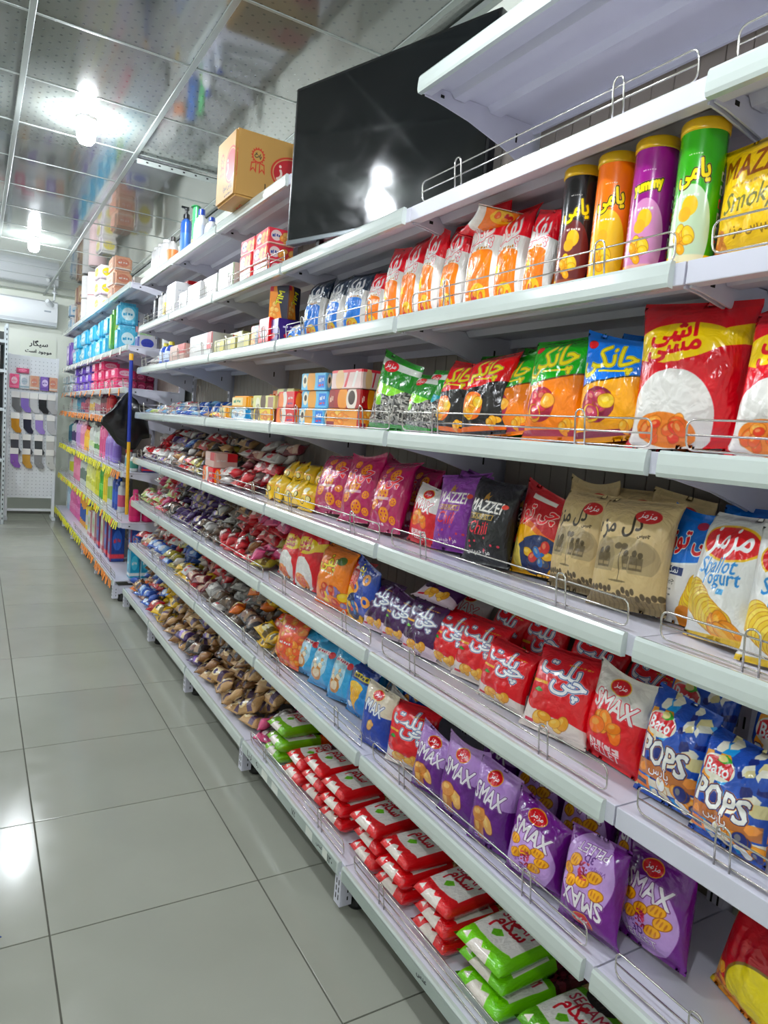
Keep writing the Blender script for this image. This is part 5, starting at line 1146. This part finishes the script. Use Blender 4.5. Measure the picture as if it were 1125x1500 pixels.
# ================================================================ far section goods
FX = FAR_X + .118
def yf(u, v, x=FX): return float(at(u, v, 'x', x)[1])
print_far = {}
def far_print(name, bg, c2, c3):
    c = Cv(64, 64, bg); c.ell(.5, .55, .32, .26, c2); c.rect(0, 1, .08, .2, c3); scribble(c, .25, .75, .55, c3, 4, .07); c.rect(.0, .12, 0, 1, c3, .6)
    print_mat(name, c, .28, bump=.15, bscale=7, coat=.3)
for a in (('tissue_blue', '#e8e8ec', '#3a4ab0', '#2a3aa0'), ('tissue_white', '#ecebea', '#c8dce4', '#5a8ab0'), ('towel_yellow', '#f0eeea', '#e8d83a', '#c8b8c8'), ('tissue_peach', '#e8b090', '#d88a70', '#f4ece4'), ('towel_gold', '#b89878', '#d8c0a0', '#7a5a58'),
          ('pack_lightblue', '#5ab8d4', '#d8eef0', '#2a94b8'), ('pack_purple', '#7a5aa8', '#d8c8e8', '#5a3a90'), ('pack_yellow', '#e8b83a', '#e88a7a', '#f4e8b0'), ('pack_green', '#7ab84a', '#d8e88a', '#3a8a3a'), ('pads_purple', '#8a70c0', '#d8d0ec', '#6a4aa8'),
          ('pads_pink', '#d8487a', '#f4c8d4', '#e87a9a'), ('pads_magenta', '#b8185a', '#e87aa0', '#8a1048'), ('pads_white', '#dcdcdc', '#b0b8c0', '#8aa0a8'), ('soap_blue', '#1c3c84', '#3a6ac0', '#d83a4a'), ('soap_cyan', '#1f94b8', '#5ac0d8', '#e8e8e8'), ('soap_white', '#e4e2dc', '#a8c89a', '#c8707a')):
    far_print(*a)
NTH = ['first', 'second', 'third', 'fourth', 'fifth', 'sixth', 'seventh', 'eighth', 'ninth', 'tenth']
def far_stack(sh, u, v, pm, w, h, n_, what, where, x=FX, d=.16, me=None, name='soft_pack', group=None):
    y = yf(u, v, x)
    for k in range(n_):
        lv = '' if n_ == 1 else ', ' + (['lower', 'upper'] if n_ == 2 else ['bottom', 'middle', 'top'])[k] + ' one'
        set_box(name, pm, x + rnd.uniform(-.005, .005), y, FAR_Z[sh] + k * (h + .001), w, d, h, what + ' ' + where + lv, 'pack', group, rnd.uniform(-4, 4), me or SOFTB)
roll_me = MB().lathe([(.2, 0), (.42, .0), (.5, .03), (.5, .97), (.42, 1), (.2, 1.0)], 20).mesh('paper_roll', (), SM)
def roll(sh, u, v, pm, r, h, n_, what, where, x=FX):
    y = yf(u, v, x)
    for k in range(n_):
        o = link('paper_roll', roll_me, None, (x, y, FAR_Z[sh] + .001 + k * (h + .001)), scale=(2 * r, 2 * r, h), m=pl(pm, .6))
        tag(o, what + ' ' + where + ('' if n_ == 1 else ', ' + (['lower', 'upper'] if n_ == 2 else ['bottom', 'middle', 'top'])[k] + ' one'), 'paper roll', 'paper rolls on the far top shelf')
GF1 = 'paper packs on the far top shelf'
far_stack('f1', 100, 440, 'tissue_blue', .45, .21, 2, 'blue and white tissue pack', 'at the far end of the top shelf', group=GF1)
far_stack('f1', 112, 440, 'tissue_white', .3, .17, 2, 'white tissue pack', 'next to the blue ones', group=GF1)
far_stack('f1', 122, 430, 'towel_gold', .28, .24, 2, 'gold brown towel pack', 'on the far top shelf', group=GF1)
roll('f1', 134, 420, '#eceae8', .10, .25, 2, 'white paper roll', 'beside the gold towels'); roll('f1', 142, 415, '#e8c8c8', .09, .24, 2, 'pinkish paper roll', 'beside the white roll')
far_stack('f1', 155, 400, 'towel_yellow', .26, .15, 3, 'white towel pack with yellow spots', 'beside the peach packs', group=GF1)
far_stack('f1', 176, 390, 'tissue_peach', .32, .13, 3, 'peach tissue pack', 'near the end of the far top shelf', group=GF1)
far_stack('f1', 192, 385, 'towel_yellow', .2, .30, 1, 'tall white and yellow pack', 'behind the peach packs', x=FX + .15, group=GF1)
far_stack('f1', 206, 385, 'towel_yellow', .18, .30, 1, 'tall white and yellow pack', 'at the corner, behind the blue one', x=FX + .22, group=GF1)
far_stack('f1', 196, 400, 'tissue_blue', .2, .10, 1, 'blue tissue pack', 'lying flat at the corner', x=FX + .05, group=GF1)
GF2 = 'soft packs on the second shelf of the far section'
far_stack('f2', 98, 505, 'pack_yellow', .4, .11, 3, 'yellow and pink pack', 'at the far end', group=GF2)
far_stack('f2', 110, 500, 'pack_purple', .35, .32, 1, 'purple pack', 'beside the yellow ones', group=GF2)
for k, u_ in enumerate((122, 134, 146, 157, 167)):
    far_stack('f2', u_, 485, 'pack_lightblue', [.42, .38, .3, .26, .22][k], .175, 2, 'light blue nappy pack', 'in column %s from the far end' % ['one', 'two', 'three', 'four', 'five'][k], group=GF2)
far_stack('f2', 176, 475, 'pack_green', .12, .38, 1, 'tall green pack', 'beside the light blue ones', group=GF2)
far_stack('f2', 186, 470, 'pack_lightblue', .16, .2, 2, 'light blue tied pack', 'at the near corner', group=GF2)
far_stack('f2', 200, 470, 'tissue_blue', .1, .34, 1, 'white and blue upright pack', 'near the corner', x=FX + .08, group=GF2)
far_stack('f2', 212, 470, 'soap_white', .1, .26, 1, 'pale green box', 'beside the jar', x=FX + .14, group=GF2)
bottle('jar', FX + .22, 5.66, FAR_Z['f2'], .12, .24, '#d8dcd0', '#e8cc2a', '#f0f0ea', 'jar with a yellow lid in the far section', None, 1.0, 'jar', name='lidded_jar')
far_stack('f2', 214, 488, 'tissue_blue', .1, .14, 1, 'small blue and white pack', 'in front of the jar', x=FX + .12, group=GF2)
GF3 = 'soft packs on the third shelf of the far section'
for k, u_ in enumerate((104, 112)): far_stack('f3', u_, 555, 'pads_white', .35, .11, 2, 'white pad pack', ['at the far end', 'next to the purple ones'][k], group=GF3)
for k, u_ in enumerate((122, 131, 140)): far_stack('f3', u_, 548, 'pads_purple', .3, .09, 3, 'purple pad pack', 'in the %s purple column' % ['far', 'middle', 'near'][k], group=GF3)
for k, u_ in enumerate((150, 160, 170, 180)): far_stack('f3', u_, 545, 'pads_pink', .22, .09, 3 if k < 2 else 2, 'pink pad pack', 'in the %s pink column from the far end' % NTH[k], group=GF3)
for k, x_ in enumerate((FX + .06, FX + .16, FX + .26)): far_stack('f3', 190 + 14 * k, 555, 'pads_magenta', .14, .085, 2, 'magenta pad pack', ['beside the pole', 'right of the pole', 'deep behind the pole'][k], x=x_, d=.09, group=GF3)
def far_bottles(sh, v, spec, what, gname):
    ys = [min(9.8, yf(q[0], v, FX)) for q in spec]
    for k, (u_, kind, w, h, b_, c_, l_, lab) in enumerate(spec):
        lo = (ys[k] + ys[k + 1]) / 2 if k < len(spec) - 1 else ys[k] - .06
        hi = (ys[k] + ys[k - 1]) / 2 if k else ys[k] + .12
        m_ = max(1, int((hi - lo) / .112)); bw = min(.105, (hi - lo) / m_ - .004)
        for q in range(m_):
            bottle(kind, FX, lo + (q + .5) * (hi - lo) / m_, FAR_Z[sh], bw, h * rnd.uniform(.86, 1.04), b_, c_, l_, lab + ('' if m_ == 1 else ', %s of its row' % NTH[q]), gname, .7)
far_bottles('f4', 590, [(92, 'round', .2, .17, '#d8c8c4', '#c04a50', '#e8e0dc', 'pale bottle with red cap, far fourth shelf'), (98, 'round', .2, .18, '#e0d0d0', '#d8a0a8', '#f0e8e8', 'pale pink bottle on the far fourth shelf'), (106, 'round', .2, .2, '#e8b0b0', '#2a4ab0', '#f0d8d0', 'pink bottle with blue cap on the far fourth shelf'), (114, 'tall', .16, .2, '#e8ecec', '#2a8a8a', '#d0e4e4', 'white bottle with teal cap'),
     (120, 'tall', .14, .2, '#2a6a8a', '#e8e8e8', '#3a8aa0', 'teal bottle with white cap'), (126, 'tall', .13, .21, '#3a4a7a', '#d8d8e0', '#b0506a', 'slate blue bottle on the far fourth shelf'), (132, 'tall', .13, .19, '#b0606a', '#e8e0e0', '#8a3a4a', 'rose bottle on the far fourth shelf'), (140, 'square', .15, .2, '#e8e6e0', '#f0eeea', '#c8a04a', 'white bottle with golden label on the far fourth shelf'), (148, 'square', .14, .19, '#e4e0da', '#e8e8e8', '#a06a7a', 'white bottle beside the dark red one'),
     (156, 'tall', .12, .21, '#5a1c2a', '#7a2a3a', '#8a3a48', 'dark red bottle on the far fourth shelf'), (166, 'tall', .11, .21, '#c81c24', '#d8282c', '#b01820', 'bright red bottle on the far fourth shelf')], 'bottle', 'bottles on the fourth shelf of the far section')
far_bottles('f5', 640, [(103, 'square', .28, .30, '#2a7a8a', '#e8ecec', '#1c5a7a', 'teal bottle at the far end of the fifth shelf'), (112, 'square', .22, .30, '#e4e4e8', '#3a2a5a', '#4a3a6a', 'white bottle with dark label'), (119, 'tall', .2, .32, '#c8a0d0', '#e8c8e0', '#b888c8', 'lilac bottle next to the dark labelled one'), (125, 'tall', .18, .34, '#e8a0b8', '#f0c0cc', '#d880a0', 'tall rose bottle on the far fifth shelf'), (131, 'round', .18, .28, '#e8a020', '#b02a2a', '#f0c040', 'orange bottle on the far fifth shelf'),
     (139, 'waist', .2, .32, '#eceee8', '#f4f4f0', '#c8d8a0', 'white shampoo bottle with pale green label'), (147, 'waist', .17, .29, '#dfe8d8', '#f0f0ec', '#4a8a3a', 'white bottle with leaf green label on the far fifth shelf'), (155, 'tall', .16, .36, '#e06a9a', '#e888b0', '#d04a80', 'tall pink bottle beside the large lilac one'), (165, 'round', .2, .30, '#9a80c8', '#b8a0d8', '#8a6ab8', 'large lilac bottle'), (174, 'round', .16, .28, '#8a78c0', '#a890d0', '#7a60b0', 'second lilac bottle, behind the bag')], 'bottle', 'bottles on the fifth shelf of the far section')
bottle('round', FX - .03, 5.72, FAR_Z['f5'], .10, .17, '#e8e8e6', '#d8242c', '#5aa0a8', 'small white spray bottle with a red head', 'small sprays of the far section', .7, spray=True)
bottle('round', FX - .02, 5.60, FAR_Z['f5'], .09, .14, '#e4e6e4', '#e0e0e0', '#3a8a7a', 'small white bottle beside the red headed spray', 'small sprays of the far section', .7)
for k in range(3): set_box('soap_box', 'soap_blue', FX + .08 + .09 * k, 5.60, FAR_Z['f5'], .1, .08, .12, 'dark blue box ' + ['just right of the pole', 'second right of the pole', 'third right of the pole'][k], 'box', 'dark blue boxes by the pole', 90)
far_bottles('f6', 710, [(97, 'round', .3, .34, '#eceeee', '#f4f4f4', '#d8dce0', 'white bottle at the far end of the sixth row'), (106, 'round', .26, .33, '#e8ece4', '#2a7a9a', '#c8c82a', 'white bottle with yellow green label'), (116, 'square', .24, .33, '#e07a9a', '#2a3a90', '#e890ac', 'pink bottle with blue cap in the far section'), (126, 'square', .22, .33, '#dfe4dc', '#2a7a3a', '#6a7a70', 'white bottle with grey label and green cap'), (134, 'waist', .18, .33, '#dcdc8a', '#e8e4b0', '#c8c85a', 'pale yellow bottle on the far sixth row'), (141, 'waist', .17, .33, '#e0dc70', '#e8e4a0', '#d0d040', 'second pale yellow bottle on the far sixth row'),
     (147, 'tall', .14, .34, '#d8d42a', '#e4e04a', '#c0c020', 'bright yellow bottle next to the green one'), (153, 'waist', .15, .36, '#3aa82a', '#2a8a1c', '#6ac84a', 'green bottle in the far section'), (159, 'tall', .13, .35, '#e8d01c', '#f0dc3a', '#d8b81c', 'bright yellow bottle right of the green one'), (166, 'square', .15, .33, '#e8ece6', '#f0f0ee', '#8ab04a', 'white bottle with leaf green label'), (174, 'tall', .13, .31, '#1f3f9a', '#2a50b0', '#2c5ac0', 'dark blue bottle in the far section'), (181, 'square', .12, .27, '#e4e6ea', '#f0f0f0', '#c84a6a', 'white bottle beside the big pink ones')], 'bottle', 'bottles on the sixth row of the far section')
for k in range(4): bottle('round', FX + .0 + .095 * k, 5.59, FAR_Z['f6'], .092, .25, '#d81c6a', '#e8408a', '#c8145c', ['big pink bottle at the corner by the pole', 'second big pink bottle from the corner', 'third big pink bottle from the corner', 'innermost big pink bottle'][k], 'big pink bottles', .95)
far_bottles('base', 790, [(92, 'round', .3, .42, '#eceeee', '#f4f4f4', '#dce4ea', 'tall white bottle at the far end of the lowest row'), (100, 'square', .26, .38, '#a8c4dc', '#2a3a80', '#c0d8e8', 'light blue bottle on the lowest row'), (108, 'waist', .26, .36, '#e070a8', '#d8702a', '#e890bc', 'pink bottle with orange cap, far one'), (116, 'waist', .24, .36, '#d860a0', '#d8702a', '#e080b4', 'pink bottle with orange cap, near one'), (124, 'square', .24, .38, '#d8902a', '#e8c82a', '#2a50a0', 'orange bottle with yellow cap on the lowest row'), (133, 'square', .22, .30, '#e4c82a', '#2a4a98', '#e8e4dc', 'yellow bottle with blue cap on the lowest row')], 'bottle', 'bottles on the lowest row of the far section')
GB = 'detergent boxes on the lowest row'
for k, (u_, pm, w_, h_) in enumerate(((138, 'soap_white', .2, .26), (145, 'soap_white', .17, .30), (152, 'soap_blue', .14, .34), (158, 'soap_white', .13, .34), (164, 'soap_blue', .12, .34), (170, 'soap_blue', .11, .34))):
    set_box('detergent_box', pm, FX - .01, yf(u_, 800, FX - .01), FAR_Z['base'], w_, .12, h_, NTH[k] + ' detergent box after the yellow bottle on the lowest row', 'box', GB)
for r_ in range(2):
    for k in range(4): set_box('detergent_box', 'soap_cyan' if r_ == 0 else 'soap_blue', FX + .01 + .085 * k, 5.60, FAR_Z['base'] + .225 * r_, .078, .09, .22 if r_ == 0 else .16, ('cyan' if r_ == 0 else 'navy blue') + ' detergent box facing the near end, %s from the aisle' % NTH[k], 'box', 'detergent boxes at the near end', 90)

# ================================================================ pole and black bag
pe_ = empty('broom_pole', (1.025, 5.535, FAR_Z['f6'] - .001), 'blue and yellow pole standing between the two shelf rows', 'pole'); pe_.rotation_euler = (math.radians(1.0), math.radians(-1.0), 0)
pe_.location = (.985, 5.36, .70)
MB().tube([(0, 0, 1.17), (.03, -.02, 1.19), (.06, -.05, 1.16), (.07, -.085, 1.08)], .002).build('hanging_wire', M_WIRE, pe_)
MB().lathe([(.0125, 0), (.0125, .54)], 16).build('yellow_tube', pl('#e8ac1c'), pe_, SM); MB().lathe([(.0135, .54), (.0135, 1.13)], 16).build('blue_tube', pl('#2438a0'), pe_, SM)
MB().lathe([(.0155, 1.13), (.0155, 1.17), (.012, 1.178)], 16).build('end_cap', pl('#ecb020'), pe_, SM)
out = [(-.19, -.05, .23), (-.20, -.03, .20), (-.16, .0, .15), (-.08, -.02, .06), (0.0, 0, 0), (.05, -.01, .03), (.10, .01, .09), (.155, .02, .12), (.14, .03, .24), (.08, .03, .34)]
top_ = Vector((-.01, .02, .44)); V = []; F = []; nl = 9
for sgn in (-1, 1):
    for i, p in enumerate(out):
        for j in range(nl):
            t = j / (nl - 1); q = top_.lerp(Vector(p), t); fold = .018 * math.sin(i * 2.6 + sgn) * math.sin(t * 2.4)
            V.append((q.x, q.y + sgn * (.035 * math.sin(math.pi * min(1, t * .92)) + .002) + fold, q.z + .008 * math.sin(i * 3.1 + j)))
for s_ in range(2):
    for i in range(len(out) - 1):
        for j in range(nl - 1):
            a = s_ * len(out) * nl + i * nl + j; q = (a, a + 1, a + nl + 1, a + nl); F.append(q if s_ else q[::-1])
o_ = len(out) * nl
for i in range(len(out) - 1): F.append((i * nl + nl - 1, (i + 1) * nl + nl - 1, o_ + (i + 1) * nl + nl - 1, o_ + i * nl + nl - 1))
for i in (0, len(out) - 1):
    for j in range(nl - 1): F.append((i * nl + j, i * nl + j + 1, o_ + i * nl + j + 1, o_ + i * nl + j))
bb = MB().add(V, F).build('plastic_bag', mat('black_plastic_film', '#121212', .28, coat=.4, bump=.3, bscale=14), None, True, loc=(.985, 5.43, 1.165))
tag(bb, 'black plastic bag hanging beside the blue and yellow pole', 'bag')

# ================================================================ back of the shop
# sock stand
SY = 9.85
st = empty('sock_stand', (.62, SY, 0), 'white perforated display stand with socks by the back wall', 'display stand')
M_SW = mat('stand_white', '#e2e6e8', .4, noise=.02)
pn = MB().cbox(-.27, .27, -.012, .012, .27, 2.05, .004)
for i in range(12):
    for j in range(38):
        xx = -.245 + .0445 * i; zz = .31 + .0455 * j; pn.box(xx - .004, xx + .004, -.0128, -.0118, zz - .004, zz + .004, 1)
pn.build('perforated_panel', (M_SW, mat('hole_grey', '#8a9094', .8)), st)
for s_ in (-1, 1):
    MB().cbox(s_ * .27 - .018, s_ * .27 + .018, -.018, .018, .03, 2.06, .004).build('post', M_SW, st); MB().cbox(s_ * .27 - .02, s_ * .27 + .02, -.17, .17, .0, .035, .006).build('foot', M_SW, st)
MB().cbox(-.25, .25, -.014, .014, .10, .13, .004).build('crossbar', M_SW, st)
for q in range(5): MB().tube([(-.20 + .10 * q, -.012, .72), (-.20 + .10 * q, -.09, .725), (-.20 + .10 * q, -.10, .74)], .004).build('hook', M_WIRE, st)
card_me = MB().cbox(-.045, .045, -.006, .0, -.075, 0, .002).mesh('header_card'); sock_me = MB().prism([(-.042, 0), (.042, 0), (.044, -.10), (.07, -.15), (.062, -.18), (.01, -.175), (-.036, -.12)], 'y', -.018, .006).mesh('sock')
M_CARD = mat('sock_card', '#eceae4', .5)
def sock(x, z, col, lab, w=1.0):
    e = empty('sock_pair', (x, SY - .045, z), lab, 'socks', 'socks on the white stand')
    link('sock', sock_me, e, (0, 0, -.06), scale=(w, 1, w), m=pl(col, .8)); link('header_card', card_me, e, (0, -.022, 0), scale=(w, 1, 1), m=M_CARD)
rows = [(1.60, [('#6a6a6a', 'grey'), ('#8a70c0', 'lilac'), ('#e4e4e4', 'white'), ('#1c1c20', 'black'), ('#b0b0b0', 'light grey')]), (1.34, [('#c88a1c', 'mustard'), ('#26263a', 'navy'), ('#9a80c8', 'lilac'), ('#dcdcdc', 'white')]), (1.08, [('#4a4a50', 'dark grey'), ('#3a3a40', 'charcoal'), ('#44484a', 'slate'), ('#e0dcd8', 'cream')]), (.90, [('#8a5ab0', 'purple'), ('#c8963a', 'ochre'), ('#8a8a8a', 'grey'), ('#c8c8c4', 'pale grey')])]
for ri, (z_, cs) in enumerate(rows):
    for ci, (col, nm_) in enumerate(cs): sock(.43 + .4 * ci / (len(cs) - 1), z_, col, '%s socks in the %s hanging row of the stand' % (nm_, ['top', 'second', 'third', 'lowest'][ri]), 1.05)
for k, (x_, pm) in enumerate(((.41, 'pads_pink'), (.52, 'pads_white'), (.63, 'tissue_peach'), (.75, 'pack_purple'), (.84, 'tissue_peach'))):
    o = set_box('underwear_pack', pm, x_, SY - .04, 1.64, .105, .045, .17, 'flat textile pack hanging near the top of the stand, %s from the left' % NTH[k], 'pack', 'textile packs on the stand', 90)
set_box('underwear_pack', 'pads_magenta', .50, SY - .035, 1.83, .14, .035, .06, 'dark red textile pack above the others on the stand', 'pack', None, 90)

# air conditioner
ac = empty('air_conditioner', (.40, BACK_Y - .001, 2.50), 'white wall air conditioner at the back of the shop', 'air conditioner')
M_AC = mat('ac_white', '#e6eaec', .3)
MB().prism([(0, 0), (-.14, 0), (-.20, .06), (-.215, .12), (-.21, .31), (-.18, .33), (0, .33)], 'x', -.52, .52).build('casing', M_AC, ac, math.radians(20))
MB().box(-.50, .50, -.196, -.14, .012, .02).build('air_flap', mat('ac_flap', '#c8d0d4', .35), ac); MB().box(-.515, .515, -.2135, -.2118, .125, .128).build('panel_seam', M_SLOT, ac); MB().box(.36, .44, -.2165, -.2135, .18, .20).build('badge', mat('ac_badge', '#9aa4ac', .3), ac)
# notice on the back wall
cvn = Cv(200, 130, '#dfe3d8'); cvn.text('سیگار', .5, .72, .5, '#1a1a1a', bold=2); cvn.text('موجود است', .5, .32, .72, '#1a1a1a', bold=2); print_mat('wall_notice_print', cvn, .6, bump=0, coat=0)
set_box('wall_notice', 'wall_notice_print', .72, BACK_Y - .004, 2.08, .44, .006, .26, 'paper notice with black Persian writing on the back wall', 'notice', None, 90)
# security camera
cc = empty('security_camera', (.86, 10.2, CEIL - .001), 'small white camera on a bracket below the ceiling', 'camera')
MB().lathe([(.03, -.015), (.03, 0)], 14).build('mount', M_SW, cc); MB().tube([(0, 0, -.01), (0, 0, -.10), (-.03, -.03, -.13)], .011, 8).build('arm', M_SW, cc); 
cb = MB().lathe([(.022, -.07), (.03, -.06), (.03, .05), (.024, .06)], 14).build('camera_body', M_SW, cc, SM, loc=(-.06, -.06, -.15)); cb.rotation_euler = (math.radians(70), 0, math.radians(-35))
# slotted rack at the left of the stand
rk = empty('slotted_rack', (.0, 9.35, 0), 'grey slotted angle rack at the left edge of the picture', 'rack')
M_RK = mat('rack_grey', '#b8c0c2', .45, metal=.2); M_DKB = mat('dark_backing', '#4a4c4a', .7)
for (x_, y_) in ((.285, 0), (.285, .40), (-.62, 0), (-.62, .40)):
    ub = MB().box(x_, x_ + .035, y_, y_ + .003, 0, 2.36).box(x_ + .032, x_ + .035, y_, y_ + .035, 0, 2.36)
    for q in range(40): ub.box(x_ + .012, x_ + .022, y_ - .0008, y_ + .0004, .06 + .057 * q, .085 + .057 * q, 1)
    ub.build('post', (M_RK, M_SLOT), rk)
for z_ in (.12, .75, 1.35, 1.80, 2.14): MB().box(-.62, .32, .004, .40, z_, z_ + .035).build('shelf', M_RK, rk)
MB().box(-.62, .32, .402, .408, .1, 2.3).build('back_sheet', M_DKB, rk)
for k, z_ in enumerate((.155, .785, 1.385, 1.835)):
    for q in range(3): set_box('stored_carton', ['white_carton', 'pads_white', 'tissue_white', 'soap_white'][k], .13 - .24 * q, 9.54, z_, .22, .26, .28, 'pale carton on the slotted rack, %s shelf, %s from its right post' % (['lowest', 'second', 'third', 'fourth'][k], NTH[q]), 'box', 'cartons on the slotted rack', 90)
# small blue packet lying by the left edge of the picture
pk = link('sweet_packet', SMALLP[0], None, (-.062, 1.95, .021), (math.radians(-90), 0, math.radians(-60)), (.16, .04, .12), m=PRINT['wrap_blue']); tag(pk, 'small blue packet on the floor at the left edge', 'snack')

# handwriting on the bottom price rails
def rail_print(name, words, stickers):
    c = Cv(640, 30, '#a9b3ae')
    for (x0, x1) in stickers: c.rect(x0, x1, .08, .95, '#dfe3dc')
    for (w_, cx, tw) in words: c.text(w_, cx, .5, tw, '#23272a', 2, bold=1)
    print_mat(name, c, .25, bump=0, coat=.4)
rail_print('rail_writing_near', [('لپه قرمز', .80, .10), ('۱۴۵', .93, .045), ('عدس', .5, .05)], [])
rail_print('rail_writing_far', [('لوبیا', .10, .06), ('۶۰', .2, .03), ('۷۵', .62, .04), ('عدس', .86, .05), ('۱۲۰', .95, .04)], [(.26, .33), (.38, .45), (.74, .80), (.89, .93)])
for k, r in BASE_RAILS.items():
    b_ = MB().add([(-.0132, .03, -.039), (-.0132, BAY - .012, -.039), (-.0132, BAY - .012, -.004), (-.0132, .03, -.004), (-.0128, .03, -.039), (-.0128, BAY - .012, -.039), (-.0128, BAY - .012, -.004), (-.0128, .03, -.004)], [(0, 3, 2, 1), (4, 5, 6, 7), (0, 1, 5, 4), (1, 2, 6, 5), (2, 3, 7, 6), (3, 0, 4, 7)])
    me = b_.mesh('price_strip'); uvl = me.uv_layers.new(name='UVMap')
    for p in me.polygons:
        for li in p.loop_indices:
            co = me.vertices[me.loops[li].vertex_index].co; uvl.data[li].uv = (1 - (co.y - .03) / (BAY - .042), (co.z + .039) / .035)
    link('price_strip', me, r.parent, m=PRINT['rail_writing_near' if k == 1 else 'rail_writing_far'])
